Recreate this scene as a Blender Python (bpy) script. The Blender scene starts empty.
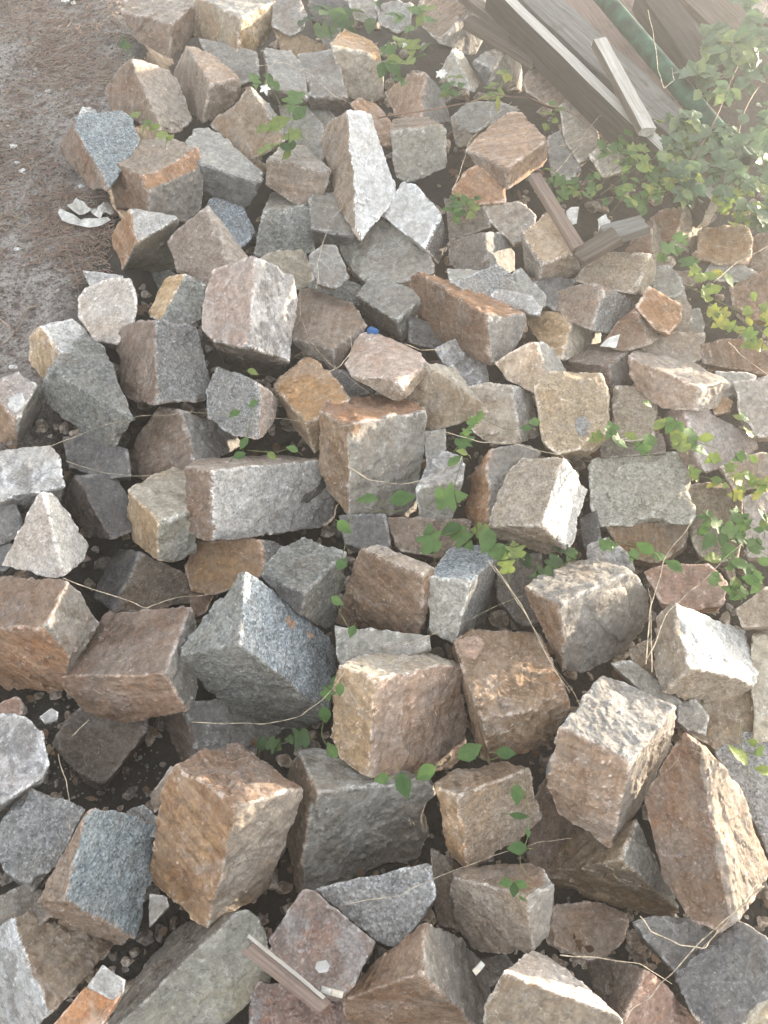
import bpy, bmesh, math, random
import numpy as np
from mathutils import Vector, Matrix
rnd = random.Random(7)
nrs = np.random.RandomState(11)
SC = bpy.context.scene
COL = SC.collection
R = math.radians

# ------------------------------------------------------------------ camera
W, H, F = 768, 1024, 769.0
PITCH = 45.0          # degrees below the horizon
SLOPE = 15.0          # the heap rises away from the camera
CAM_Z = 1.60
DC = 1.28             # metres from the lens to the heap in the middle of the picture
cam_d = bpy.data.cameras.new('camera')
cam = bpy.data.objects.new('camera', cam_d)
COL.objects.link(cam)
cam.location = (0, 0, CAM_Z)
cam.rotation_euler = (R(90 - PITCH), 0, 0)
cam_d.sensor_fit = 'VERTICAL'
cam_d.sensor_height = 24.0
cam_d.lens = 24.0 * F / H
cam_d.clip_start = 0.02
cam_d.clip_end = 500
SC.camera = cam
SC.cycles.max_bounces = 5
SC.cycles.diffuse_bounces = 3
SC.cycles.glossy_bounces = 1
SC.cycles.adaptive_threshold = 0.03

# ------------------------------------------------------------------ light
SUN_EL, SUN_AZ = 6.0, 27.0         # azimuth counted from +X (right) towards +Y (away)
wd = bpy.data.worlds.new('World')
SC.world = wd
wd.use_nodes = True
nt = wd.node_tree
nt.nodes.clear()
sky = nt.nodes.new('ShaderNodeTexSky')
sky.sky_type = 'NISHITA'
sky.sun_disc = False
sky.sun_elevation = R(SUN_EL)
sky.sun_rotation = R(90 - SUN_AZ)
sky.air_density = 1.0
sky.dust_density = 1.0
bg = nt.nodes.new('ShaderNodeBackground')
bg.inputs['Strength'].default_value = 0.15
wo = nt.nodes.new('ShaderNodeOutputWorld')
hz = nt.nodes.new('ShaderNodeHueSaturation')      # sky blue muted for a neutral fill
hz.inputs['Saturation'].default_value = 0.38
nt.links.new(sky.outputs[0], hz.inputs['Color'])
sky_fill = nt.nodes.new('ShaderNodeMix')                  # even fill light added over the whole sky
sky_fill.data_type = 'RGBA'; sky_fill.blend_type = 'ADD'
sky_fill.inputs[0].default_value = 1.0
sky_fill.inputs[7].default_value = (1.1, 1.15, 1.24, 1)
nt.links.new(hz.outputs[0], sky_fill.inputs[6])
nt.links.new(sky_fill.outputs[2], bg.inputs[0])
nt.links.new(bg.outputs[0], wo.inputs[0])
sd = bpy.data.lights.new('sun', 'SUN')
sd.energy = 5.0
sd.angle = R(0.6)
sd.color = (1.0, 0.87, 0.7)
sun = bpy.data.objects.new('sun', sd)
COL.objects.link(sun)
sv = Vector((math.cos(R(SUN_EL)) * math.cos(R(SUN_AZ)), math.cos(R(SUN_EL)) * math.sin(R(SUN_AZ)), math.sin(R(SUN_EL))))
sun.rotation_euler = (-sv).to_track_quat('-Z', 'Y').to_euler()
sun.location = sv * 20
GLARE_HAZE = 0.043            # density per metre of the haze added for lens glare
vs = SC.view_settings
vs.view_transform = 'Standard'
vs.look = 'None'
vs.gamma = 1
vs.use_curve_mapping = False
vs.exposure = 2.0
vs.use_white_balance = True
vs.white_balance_temperature = 6650

# ------------------------------------------------------------------ picture geometry -> the place
CP, SP = math.cos(R(PITCH)), math.sin(R(PITCH))
VIEW = np.array((0, CP, -SP)); UPV = np.array((0, SP, CP)); RIGHT = np.array((1.0, 0, 0))
CAMP = np.array((0, 0, CAM_Z))
PN = np.array((0, -math.sin(R(SLOPE)), math.cos(R(SLOPE))))      # normal of the heap's mean surface
P0 = CAMP + DC * VIEW

def ray(x, y):
    return VIEW + (x - W / 2) / F * RIGHT + (H / 2 - y) / F * UPV      # depth 1 along the view axis

def plane_depth(x, y, up=0.0):
    """depth along the view axis where the sight line meets the heap's surface raised by up metres"""
    d = ray(x, y)
    return float(np.dot(P0 + up * PN - CAMP, PN) / np.dot(d, PN))

def at(x, y, up=0.0):
    return CAMP + ray(x, y) * plane_depth(x, y, up)

def sstep(a, b, v):
    t = np.clip((v - a) / (b - a), 0, 1)
    return t * t * (3 - 2 * t)

def _h(ix, iy, iz, seed):
    n = (ix * 73856093) ^ (iy * 19349663) ^ (iz * 83492791) ^ (seed * 2654435 + 97)
    n = n & 0x7fffffff
    n = (n ^ (n >> 13)) * 1274126177 & 0x7fffffff
    n = n ^ (n >> 16)
    return (n & 0xffff) / 32767.5 - 1.0

def vnoise(P, seed=0):
    Pf = np.floor(P); f = P - Pf; I = Pf.astype(np.int64)
    u = f * f * (3 - 2 * f)
    ux, uy, uz = u[:, 0], u[:, 1], u[:, 2]
    ix, iy, iz = I[:, 0], I[:, 1], I[:, 2]
    def c(a, b, d): return _h(ix + a, iy + b, iz + d, seed)
    x00 = c(0,0,0) * (1 - ux) + c(1,0,0) * ux; x10 = c(0,1,0) * (1 - ux) + c(1,1,0) * ux
    x01 = c(0,0,1) * (1 - ux) + c(1,0,1) * ux; x11 = c(0,1,1) * (1 - ux) + c(1,1,1) * ux
    y0 = x00 * (1 - uy) + x10 * uy; y1 = x01 * (1 - uy) + x11 * uy
    return y0 * (1 - uz) + y1 * uz

def fbm(P, seed=0, octv=3, gain=0.5):
    s = 0; a = 1.0
    for k in range(octv):
        s = s + a * vnoise(P * (2.03 ** k) + k * 17.3, seed + k * 31); a *= gain
    return s

def tag(o, label=None, cat=None, group=None, kind=None):
    if label: o['label'] = label
    if cat: o['category'] = cat
    if group: o['group'] = group
    if kind: o['kind'] = kind
    return o

def mesh_obj(name, verts, faces, mats, parent=None, smooth=True, origin=None, mat_idx=None):
    verts = np.asarray(verts, dtype=np.float64)
    if origin is None and parent is None:
        origin = np.array((verts[:, 0].mean(), verts[:, 1].mean(), verts[:, 2].min()))
    base = origin if origin is not None else np.array(parent.location)
    me = bpy.data.meshes.new(name)
    V = (verts - base).astype(np.float32)
    if isinstance(faces, np.ndarray):
        k = faces.shape[1]
        me.vertices.add(len(V)); me.vertices.foreach_set('co', V.ravel())
        me.loops.add(faces.size); me.loops.foreach_set('vertex_index', faces.ravel().astype(np.int32))
        me.polygons.add(len(faces))
        me.polygons.foreach_set('loop_start', np.arange(0, faces.size, k, dtype=np.int32))
        me.polygons.foreach_set('loop_total', np.full(len(faces), k, dtype=np.int32))
    else:
        me.from_pydata([tuple(map(float, v)) for v in V], [], faces)
    for m in mats: me.materials.append(m)
    if mat_idx is not None: me.polygons.foreach_set('material_index', np.asarray(mat_idx, dtype=np.int32))
    me.polygons.foreach_set('use_smooth', np.full(len(me.polygons), smooth, dtype=bool))
    me.update(calc_edges=True); me.validate()
    o = bpy.data.objects.new(name, me)
    COL.objects.link(o)
    if parent is not None:
        o.parent = parent
        if origin is not None: o.location = Vector(base) - parent.location
    else:
        o.location = base
    return o

def empty(name, loc):
    o = bpy.data.objects.new(name, None)
    o.empty_display_size = 0.05
    COL.objects.link(o); o.location = Vector(loc)
    return o

# ------------------------------------------------------------------ materials
class NB:
    """a small node builder"""
    def __init__(s, name):
        s.m = bpy.data.materials.new(name); s.m.use_nodes = True
        s.t = s.m.node_tree; s.t.nodes.clear()
    def n(s, typ, **kw):
        nd = s.t.nodes.new(typ)
        for k, v in kw.items(): setattr(nd, k, v)
        return nd
    def put(s, sock, v):
        if isinstance(v, bpy.types.NodeSocket): s.t.links.new(v, sock)
        else:
            if hasattr(sock, 'default_value'):
                if isinstance(v, (tuple, list)) and len(v) == 3 and len(sock.default_value) == 4: v = (*v, 1)
                sock.default_value = v
    def math(s, op, a, b=0.0, c=None, clamp=False):
        nd = s.n('ShaderNodeMath', operation=op, use_clamp=clamp)
        s.put(nd.inputs[0], a); s.put(nd.inputs[1], b)
        if c is not None: s.put(nd.inputs[2], c)
        return nd.outputs[0]
    def vmath(s, op, a, b=(0, 0, 0)):
        nd = s.n('ShaderNodeVectorMath', operation=op)
        s.put(nd.inputs[0], a)
        s.put(nd.inputs['Scale'] if op == 'SCALE' else nd.inputs[1], b)
        return nd.outputs[0]
    def noise(s, vec, scale, detail=3, rough=0.55, dist=0.0, color=False):
        nd = s.n('ShaderNodeTexNoise')
        s.put(nd.inputs['Vector'], vec); nd.inputs['Scale'].default_value = scale
        nd.inputs['Detail'].default_value = detail; nd.inputs['Roughness'].default_value = rough
        nd.inputs['Distortion'].default_value = dist
        return nd.outputs['Color' if color else 'Fac']
    def voro(s, vec, scale, feature='F1', out='Distance', rand=1.0):
        nd = s.n('ShaderNodeTexVoronoi', feature=feature)
        s.put(nd.inputs['Vector'], vec); nd.inputs['Scale'].default_value = scale
        nd.inputs['Randomness'].default_value = rand
        return nd.outputs[out]
    def ramp(s, fac, a, b, lo=0.0, hi=1.0):
        nd = s.n('ShaderNodeMapRange', interpolation_type='SMOOTHSTEP')
        s.put(nd.inputs[0], fac); nd.inputs[1].default_value = a; nd.inputs[2].default_value = b
        nd.inputs[3].default_value = lo; nd.inputs[4].default_value = hi
        return nd.outputs[0]
    def mix(s, fac, a, b, mode='MIX'):
        nd = s.n('ShaderNodeMix', data_type='RGBA', blend_type=mode)
        s.put(nd.inputs[0], fac); s.put(nd.inputs[6], a); s.put(nd.inputs[7], b)
        return nd.outputs[2]
    def hsv(s, col, h=0.5, sat=1.0, val=1.0):
        nd = s.n('ShaderNodeHueSaturation')
        s.put(nd.inputs['Hue'], h); s.put(nd.inputs['Saturation'], sat); s.put(nd.inputs['Value'], val); s.put(nd.inputs['Color'], col)
        return nd.outputs[0]
    def bump(s, height, strength, dist, normal=None):
        nd = s.n('ShaderNodeBump')
        nd.inputs['Strength'].default_value = strength; nd.inputs['Distance'].default_value = dist
        s.put(nd.inputs['Height'], height)
        if normal is not None: s.put(nd.inputs['Normal'], normal)
        return nd.outputs[0]
    def out(s, col, rough=0.8, normal=None, spec=0.3, trans=None):
        b = s.n('ShaderNodeBsdfPrincipled')
        s.put(b.inputs['Base Color'], col); s.put(b.inputs['Roughness'], rough)
        b.inputs['Specular IOR Level'].default_value = spec
        if normal is not None: s.put(b.inputs['Normal'], normal)
        o = s.n('ShaderNodeOutputMaterial'); sh = b.outputs[0]
        if trans is not None:
            tr = s.n('ShaderNodeBsdfTranslucent'); s.put(tr.inputs[0], trans)
            mx = s.n('ShaderNodeMixShader'); mx.inputs[0].default_value = 0.28
            s.t.links.new(sh, mx.inputs[1]); s.t.links.new(tr.outputs[0], mx.inputs[2]); sh = mx.outputs[0]
        s.t.links.new(sh, o.inputs[0])
        return s.m

def stone_mat(name, base, alt, grain=0.0, grain_scale=260, dark=(0.03, 0.03, 0.03), light=(0.6, 0.6, 0.6),
              stain=None, stain_amt=0.35, bands=0.0, blotch=None, blotch_amt=0.5, veins=0.0, wear=0.65, bump=1.0):
    b = NB(name)
    tc = b.n('ShaderNodeTexCoord'); oi = b.n('ShaderNodeObjectInfo'); geo = b.n('ShaderNodeNewGeometry')
    off = b.n('ShaderNodeCombineXYZ')
    rr = oi.outputs['Random']
    b.put(off.inputs[0], b.math('MULTIPLY', rr, 37.0)); b.put(off.inputs[1], b.math('MULTIPLY', rr, 91.0)); b.put(off.inputs[2], b.math('MULTIPLY', rr, 53.0))
    p = b.vmath('ADD', tc.outputs['Object'], off.outputs[0])
    rot = b.n('ShaderNodeVectorRotate', rotation_type='EULER_XYZ')
    b.put(rot.inputs['Vector'], p); b.put(rot.inputs['Rotation'], b.vmath('SCALE', off.outputs[0], 0.3))
    pr = rot.outputs[0]
    big = b.noise(p, 14, 4, 0.6)
    col = b.mix(b.ramp(big, 0.35, 0.68), base, alt)
    if bands:
        st = b.n('ShaderNodeMapping'); b.put(st.inputs['Vector'], pr); st.inputs['Scale'].default_value = (3, 3, 38)
        bn = b.noise(st.outputs[0], 2.2, 4, 0.6, 0.6)
        col = b.mix(b.math('MULTIPLY', b.ramp(bn, 0.42, 0.62), bands), col, b.hsv(alt, 0.5, 0.8, 1.5))
        col = b.mix(b.math('MULTIPLY', b.ramp(bn, 0.5, 0.36), bands * 0.8), col, b.hsv(base, 0.5, 1.0, 0.55))
    if stain is not None:
        sn = b.noise(p, 9, 5, 0.65, 0.8)
        col = b.mix(b.math('MULTIPLY', b.ramp(sn, 0.5, 0.66), stain_amt), col, stain)
    cp = b.noise(b.vmath('ADD', p, (4.7, 1.3, 2.9)), 8, 5, 0.68, 0.7)
    col = b.mix(b.math('MULTIPLY', b.ramp(cp, 0.54, 0.62), 0.4 * (1 - grain)), col, b.hsv(alt, 0.5, 0.35, 1.0))
    if blotch is not None:
        bl = b.noise(p, 22, 5, 0.7, 0.4)
        col = b.mix(b.math('MULTIPLY', b.ramp(bl, 0.5, 0.58), blotch_amt), col, blotch)
    # fine tonal grain of the stone itself
    fine = b.noise(p, 75, 5, 0.78)
    col = b.mix(0.6, col, b.hsv(col, 0.5, 1.0, b.ramp(fine, 0.3, 0.7, 0.5, 1.6)))
    if grain:
        g1 = b.voro(p, grain_scale * 1.5, out='Color'); sep = b.n('ShaderNodeSeparateColor'); b.put(sep.inputs[0], g1)
        g2 = b.noise(p, grain_scale * 0.75, 2, 0.6)
        col = b.mix(b.math('MULTIPLY', b.ramp(sep.outputs[0], 0.62, 0.9), grain * 0.7), col, dark)
        col = b.mix(b.math('MULTIPLY', b.ramp(sep.outputs[1], 0.6, 0.95), grain * 0.7), col, light)
        col = b.mix(grain * 0.5, col, b.hsv(col, 0.5, 0.9, b.ramp(g2, 0.35, 0.65, 0.55, 1.4)))
    if veins:
        vd = b.noise(p, 20, 3, 0.5, color=True)
        vp = b.vmath('ADD', pr, b.vmath('SCALE', vd, 0.03))
        vo = b.voro(vp, 11, 'DISTANCE_TO_EDGE')
        vm = b.math('MULTIPLY', b.ramp(vo, 0.02, 0.0), b.ramp(b.noise(p, 16, 2), 0.5, 0.62))
        col = b.mix(b.math('MULTIPLY', vm, veins), col, (0.55, 0.53, 0.5))
    # light abrasion scratches and dust specks
    sp = b.voro(p, 120, out='Distance')
    spm = b.math('MULTIPLY', b.ramp(sp, 0.2, 0.08), b.ramp(b.noise(p, 34, 3), 0.52, 0.64))
    col = b.mix(b.math('MULTIPLY', spm, 0.6), col, (0.5, 0.48, 0.45))
    # worn, paler arrises
    pt = geo.outputs['Pointiness']
    wm = b.math('MULTIPLY', b.ramp(pt, 0.512, 0.56), b.ramp(b.noise(p, 70, 4, 0.75), 0.4, 0.58))
    col = b.mix(b.math('MULTIPLY', wm, wear), col, b.hsv(col, 0.5, 0.55, 2.5))
    # pale dust lodged in the hollows and strewn in patches
    du = b.math('MULTIPLY', b.ramp(b.noise(p, 26, 4, 0.75), 0.42, 0.7), 0.28)
    col = b.mix(du, col, (0.36, 0.315, 0.27))
    # each stone a little different
    r2 = b.math('FRACT', b.math('MULTIPLY', rr, 7.31)); r3 = b.math('FRACT', b.math('MULTIPLY', rr, 13.7))
    col = b.hsv(col, b.ramp(r3, 0, 1, 0.49, 0.512), b.ramp(r2, 0, 1, 0.9, 1.25), b.ramp(r3, 0, 1, 0.85, 1.18))
    h1 = b.noise(p, 45, 5, 0.74, 0.3); h2 = b.noise(p, 330, 3, 0.7)
    ht = b.math('ADD', h1, b.math('MULTIPLY', h2, 0.2 + 0.16 * grain))
    # broken facets: each cell of the fracture pattern lies at its own slight tilt
    pd = b.vmath('ADD', p, b.vmath('SCALE', b.noise(p, 55, 2, 0.7, color=True), 0.022))
    hf = None
    for sc_, kk in ((20, 0.4), (66, 0.28)):
        v = b.n('ShaderNodeTexVoronoi', feature='F1'); b.put(v.inputs['Vector'], pd); v.inputs['Scale'].default_value = sc_
        dd = b.n('ShaderNodeVectorMath', operation='DOT_PRODUCT')
        b.put(dd.inputs[0], b.vmath('SUBTRACT', pd, v.outputs['Position'])); b.put(dd.inputs[1], b.vmath('SUBTRACT', v.outputs['Color'], (0.5, 0.5, 0.5)))
        t_ = b.math('MULTIPLY', dd.outputs['Value'], kk * (1 - 0.6 * grain))
        hf = t_ if hf is None else b.math('ADD', hf, t_)
    nm = b.bump(hf, 1.0, 1.0 * bump)
    nm = b.bump(ht, 0.62 * bump, 0.005, nm)
    ck = b.voro(pd, 17, 'DISTANCE_TO_EDGE')
    ckm = b.math('MULTIPLY', b.ramp(ck, 0.012, 0.0), b.ramp(b.noise(p, 21, 3), 0.46, 0.56))
    col = b.mix(b.math('MULTIPLY', ckm, 0.75 * (1 - grain)), col, b.hsv(col, 0.5, 0.6, 1.9))
    ck2 = b.voro(b.vmath('ADD', pd, (3.1, 1.7, 0.9)), 13, 'DISTANCE_TO_EDGE')
    ckm2 = b.math('MULTIPLY', b.ramp(ck2, 0.014, 0.0), b.ramp(b.noise(p, 18, 3), 0.52, 0.6))
    col = b.mix(b.math('MULTIPLY', ckm2, 0.6), col, b.hsv(col, 0.5, 1.0, 0.4))
    return b.out(col, b.ramp(fine, 0, 1, 0.68, 0.92), nm, 0.28)

RUST = (0.27, 0.13, 0.06)
TANST = (0.36, 0.24, 0.13)
MT = {
 'g': stone_mat('grey_granite', (0.21, 0.21, 0.205), (0.28, 0.275, 0.265), 0.6, 240, stain=(0.26, 0.2, 0.14), stain_amt=0.3),
 'b': stone_mat('blue_granite', (0.235, 0.27, 0.292), (0.32, 0.355, 0.375), 0.8, 230, dark=(0.03, 0.045, 0.06), light=(0.62, 0.68, 0.72), wear=0.35),
 'a': stone_mat('pale_granite', (0.47, 0.455, 0.435), (0.55, 0.535, 0.51), 0.55, 240, dark=(0.1, 0.1, 0.1), light=(0.72, 0.72, 0.72), stain=(0.42, 0.36, 0.28), stain_amt=0.3),
 'e': stone_mat('mossy_pale_granite', (0.37, 0.345, 0.3), (0.45, 0.42, 0.37), 0.55, 230, dark=(0.1, 0.1, 0.085), light=(0.62, 0.6, 0.56), stain=(0.3, 0.25, 0.16), stain_amt=0.35),
 'y': stone_mat('dark_green_granite', (0.175, 0.178, 0.165), (0.24, 0.24, 0.225), 0.5, 200, dark=(0.03, 0.03, 0.03), light=(0.42, 0.43, 0.41), stain=(0.2, 0.16, 0.1), stain_amt=0.3, veins=0.3),
 'p': stone_mat('beige_granite', (0.28, 0.215, 0.16), (0.36, 0.285, 0.22), 0.5, 250, dark=(0.08, 0.06, 0.05), light=(0.5, 0.45, 0.4), stain=(0.3, 0.18, 0.1), stain_amt=0.4),
 'q': stone_mat('pale_pink_granite', (0.42, 0.35, 0.31), (0.5, 0.45, 0.41), 0.45, 250, dark=(0.14, 0.11, 0.1), light=(0.66, 0.62, 0.6), stain=(0.42, 0.28, 0.18), stain_amt=0.4),
 'n': stone_mat('brown_gneiss', (0.205, 0.142, 0.095), (0.285, 0.21, 0.15), 0.15, 240, stain=RUST, stain_amt=0.35, bands=0.3, veins=0.35),
 'O': stone_mat('orange_brown_sandstone', (0.34, 0.2, 0.12), (0.41, 0.265, 0.175), 0.1, 250, stain=(0.25, 0.13, 0.075), stain_amt=0.3, wear=0.6),
 't': stone_mat('tan_sandstone', (0.37, 0.235, 0.14), (0.46, 0.315, 0.205), 0.15, 250, stain=(0.3, 0.16, 0.08), stain_amt=0.45, bands=0.3, veins=0.2),
 'o': stone_mat('ochre_sandstone', (0.355, 0.225, 0.13), (0.44, 0.31, 0.2), 0.1, 250, stain=(0.24, 0.14, 0.075), stain_amt=0.7, bands=0.35, blotch=(0.52, 0.36, 0.2), blotch_amt=0.5),  # also faces where golden sunlight is put into the colour
 'r': stone_mat('rust_stained_stone', (0.25, 0.15, 0.1), (0.32, 0.21, 0.15), 0.15, 250, stain=(0.36, 0.2, 0.1), stain_amt=0.4, bands=0.2),
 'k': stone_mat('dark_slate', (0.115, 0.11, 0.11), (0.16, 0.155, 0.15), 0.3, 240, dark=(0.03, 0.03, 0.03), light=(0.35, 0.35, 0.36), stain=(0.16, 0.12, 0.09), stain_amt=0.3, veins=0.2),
 's': stone_mat('grey_fractured_stone', (0.28, 0.262, 0.235), (0.36, 0.342, 0.31), 0.12, 240, stain=(0.27, 0.2, 0.14), stain_amt=0.4, veins=0.45, wear=0.7),
 'w': stone_mat('white_quartzite', (0.6, 0.59, 0.58), (0.7, 0.69, 0.67), 0.15, 240, dark=(0.3, 0.3, 0.3), stain=(0.5, 0.42, 0.33), stain_amt=0.25),
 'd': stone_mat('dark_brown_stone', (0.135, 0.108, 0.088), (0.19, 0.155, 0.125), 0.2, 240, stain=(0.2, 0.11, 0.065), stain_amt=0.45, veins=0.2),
 'l': stone_mat('warm_light_stone', (0.34, 0.29, 0.235), (0.43, 0.375, 0.31), 0.12, 240, stain=(0.36, 0.25, 0.16), stain_amt=0.4, bands=0.25, veins=0.35, wear=0.6),
 'v': stone_mat('olive_grey_stone', (0.23, 0.212, 0.178), (0.3, 0.28, 0.24), 0.12, 240, stain=(0.33, 0.25, 0.13), stain_amt=0.4, veins=0.35, wear=0.6),
 'm': stone_mat('mottled_white_stone', (0.4, 0.38, 0.36), (0.56, 0.55, 0.55), 0.3, 240, stain=(0.3, 0.2, 0.14), stain_amt=0.35, blotch=(0.12, 0.11, 0.105), blotch_amt=0.6),
 'h': stone_mat('pink_brown_stone', (0.34, 0.235, 0.185), (0.42, 0.31, 0.255), 0.15, 250, stain=(0.4, 0.22, 0.13), stain_amt=0.45, bands=0.2, veins=0.4, wear=0.6),
 'i': stone_mat('salmon_stone', (0.44, 0.31, 0.24), (0.54, 0.41, 0.34), 0.2, 250, stain=(0.45, 0.22, 0.12), stain_amt=0.5, veins=0.4, blotch=(0.28, 0.2, 0.16), blotch_amt=0.35),
 'D': stone_mat('blotched_red_brown_stone', (0.16, 0.115, 0.1), (0.23, 0.16, 0.135), 0.25, 220, stain=(0.3, 0.14, 0.09), stain_amt=0.5, blotch=(0.27, 0.26, 0.25), blotch_amt=0.6),
 'K': stone_mat('red_brick', (0.36, 0.17, 0.105), (0.43, 0.25, 0.18), 0.3, 220, dark=(0.2, 0.08, 0.05), light=(0.6, 0.45, 0.35), stain=(0.45, 0.4, 0.36), stain_amt=0.4),
 'j': stone_mat('grey_mortar', (0.4, 0.38, 0.35), (0.48, 0.46, 0.43), 0.35, 240),
}

# ------------------------------------------------------------------ the ground under and beside the heap
def heap_z(x, y):
    yy = np.clip(y, -0.4, 3.0)
    return P0[2] + (yy - P0[1]) * math.tan(R(SLOPE))

def soil_px_edge(y):
    """picture x of the border between bare soil and stones"""
    return np.interp(y, [0, 60, 130, 220, 300, 340, 400, 1024], [128, 116, 72, 116, 84, 34, -30, -200])

EDGE = np.array([at(float(soil_px_edge(v)) - 2, v)[:2] for v in range(500, -40, -20)])
EDGE = np.vstack([EDGE, EDGE[-1:] + np.array((-0.1, 1.0))])

def ground_z(x, y):
    x = np.asarray(x, float); y = np.asarray(y, float)
    z = heap_z(x, y)
    P = np.stack([x, y, np.zeros_like(x)], 1)
    # the soil bank on the left lies higher than the floor below the stones
    bx = np.interp(y, EDGE[:, 1], EDGE[:, 0])
    bank = sstep(0.14, 0.0, x - bx)
    deep = 0.24 * (1 - bank) + 0.105 * bank
    n = fbm(P * 5, 3, 4) * 0.014 + fbm(P * 24, 9, 4, 0.6) * 0.006
    far = sstep(3, 9, np.sqrt(x * x + (y - 1.2) ** 2))
    return z - deep + n + far * fbm(P * 0.2, 5, 3) * 0.25
def axis(lo, hi, step, ext):
    core = np.arange(lo, hi + step / 2, step)
    out = []; s = step; v = hi
    while v < ext: s *= 1.35; v += s; out.append(v)
    neg = []; s = step; v = lo
    while v > -ext: s *= 1.35; v -= s; neg.append(v)
    return np.array(neg[::-1] + list(core) + out)
gx = axis(-1.7, 1.5, 0.012, 60); gy = axis(0.2, 3.2, 0.012, 60)
X, Y = np.meshgrid(gx, gy, indexing='ij')
gv = np.stack([X.ravel(), Y.ravel(), ground_z(X.ravel(), Y.ravel())], 1)
ii, jj = np.meshgrid(np.arange(len(gx) - 1), np.arange(len(gy) - 1), indexing='ij'); ii = ii.ravel(); jj = jj.ravel()
ny = len(gy)
gq = np.stack([ii * ny + jj, (ii + 1) * ny + jj, (ii + 1) * ny + jj + 1, ii * ny + jj + 1], 1)
b = NB('soil')
tc = b.n('ShaderNodeTexCoord'); p = tc.outputs['Object']
n1 = b.noise(p, 5, 5, 0.65); n2 = b.noise(p, 60, 5, 0.7); n3 = b.noise(p, 260, 3, 0.7)
c = b.mix(b.ramp(n1, 0.35, 0.65), (0.3, 0.267, 0.243), (0.42, 0.387, 0.357))
c = b.mix(b.ramp(n2, 0.42, 0.66), c, (0.15, 0.115, 0.1))
c = b.mix(0.6, c, b.hsv(c, 0.5, 1.0, b.ramp(n3, 0.3, 0.7, 0.45, 1.7)))
vc = b.voro(p, 170, out='Color'); sp = b.n('ShaderNodeSeparateColor'); b.put(sp.inputs[0], vc)
c = b.mix(b.math('MULTIPLY', b.ramp(sp.outputs[0], 0.86, 0.92), 0.6), c, (0.42, 0.4, 0.37))
# gap shade put into the dark earth colour between the stones, dry pale soil on the bank
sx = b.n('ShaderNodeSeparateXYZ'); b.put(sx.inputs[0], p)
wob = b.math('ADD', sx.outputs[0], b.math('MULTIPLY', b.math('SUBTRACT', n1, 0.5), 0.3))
gap_shade = b.ramp(wob, -0.72, -0.62)
c = b.mix(b.math('MULTIPLY', gap_shade, 0.93), c, (0.06, 0.052, 0.044))
hh = b.math('ADD', n2, b.math('MULTIPLY', n3, 0.4))
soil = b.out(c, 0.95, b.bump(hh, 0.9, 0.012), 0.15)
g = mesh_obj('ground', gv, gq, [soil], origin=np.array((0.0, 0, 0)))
tag(g, kind='structure')
def on_ground(x, y):
    """point of the ground seen at a picture position"""
    up = -0.08
    for _ in range(8):
        q = at(x, y, up)
        gz = float(ground_z(np.array([q[0]]), np.array([q[1]]))[0])
        up += (gz - q[2]) * PN[2]
    return at(x, y, up)

def rays(xy):
    return VIEW + ((xy[:, :1] - W / 2) / F) * RIGHT + ((H / 2 - xy[:, 1:2]) / F) * UPV
def on_ground_many(xy):
    xy = np.asarray(xy, float)[:, :2]; d = rays(xy); up = np.full(len(xy), -0.08)
    for _ in range(8):
        t = ((P0 - CAMP) @ PN + up) / (d @ PN)
        q = CAMP + d * t[:, None]
        up = up + (ground_z(q[:, 0], q[:, 1]) - q[:, 2]) * PN[2]
    t = ((P0 - CAMP) @ PN + up) / (d @ PN)
    return CAMP + d * t[:, None]

# haze volume added to stand in for lens glare from the low sun
hm = bpy.data.materials.new('glare_haze'); hm.use_nodes = True; hm.node_tree.nodes.clear()
vo_ = hm.node_tree.nodes.new('ShaderNodeVolumePrincipled'); ho = hm.node_tree.nodes.new('ShaderNodeOutputMaterial')
vo_.inputs['Density'].default_value = GLARE_HAZE
vo_.inputs['Color'].default_value = (0.96, 0.95, 0.93, 1)
vo_.inputs['Anisotropy'].default_value = 0.66
hm.node_tree.links.new(vo_.outputs[0], ho.inputs['Volume'])
zlo = float(gv[:, 2].min()) - 1.0; zhi = max(float(gv[:, 2].max()), CAM_Z) + 0.35
hb = [(x, y, z) for z in (zlo, zhi) for y in (-64, 64) for x in (-64, 64)]
if GLARE_HAZE > 0:
    tag(mesh_obj('glare_haze', hb, [(0, 2, 3, 1), (4, 5, 7, 6), (0, 1, 5, 4), (2, 6, 7, 3), (0, 4, 6, 2), (1, 3, 7, 5)], [hm], smooth=False, origin=np.array((0, 0, zlo))), kind='stuff')

# ------------------------------------------------------------------ stones
_sph = {}
def cube_sphere(n):
    """unit directions of a cube mapped to a sphere, welded, as quads"""
    if n in _sph: return _sph[n]
    t = np.tan(np.linspace(-math.pi / 4, math.pi / 4, n + 1))
    a, b = np.meshgrid(t, t, indexing='ij'); o = np.ones_like(a)
    P, Q = [], []
    for k, g in enumerate(((o, a, b), (-o, b, a), (b, o, a), (a, -o, b), (a, b, o), (b, a, -o))):
        P.append(np.stack([x.ravel() for x in g], 1))
        i, j = np.meshgrid(np.arange(n), np.arange(n), indexing='ij'); i = i.ravel(); j = j.ravel()
        Q.append(np.stack((i * (n + 1) + j, (i + 1) * (n + 1) + j, (i + 1) * (n + 1) + j + 1, i * (n + 1) + j + 1), 1) + k * (n + 1) ** 2)
    P = np.concatenate(P); Q = np.concatenate(Q)
    _, idx, inv = np.unique(np.round(P * 1e5).astype(np.int64), axis=0, return_index=True, return_inverse=True)
    P = P[idx]; Q = np.asarray(inv).ravel()[Q]
    P = P / np.linalg.norm(P, axis=1)[:, None]
    _sph[n] = (P, Q)
    return _sph[n]

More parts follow.
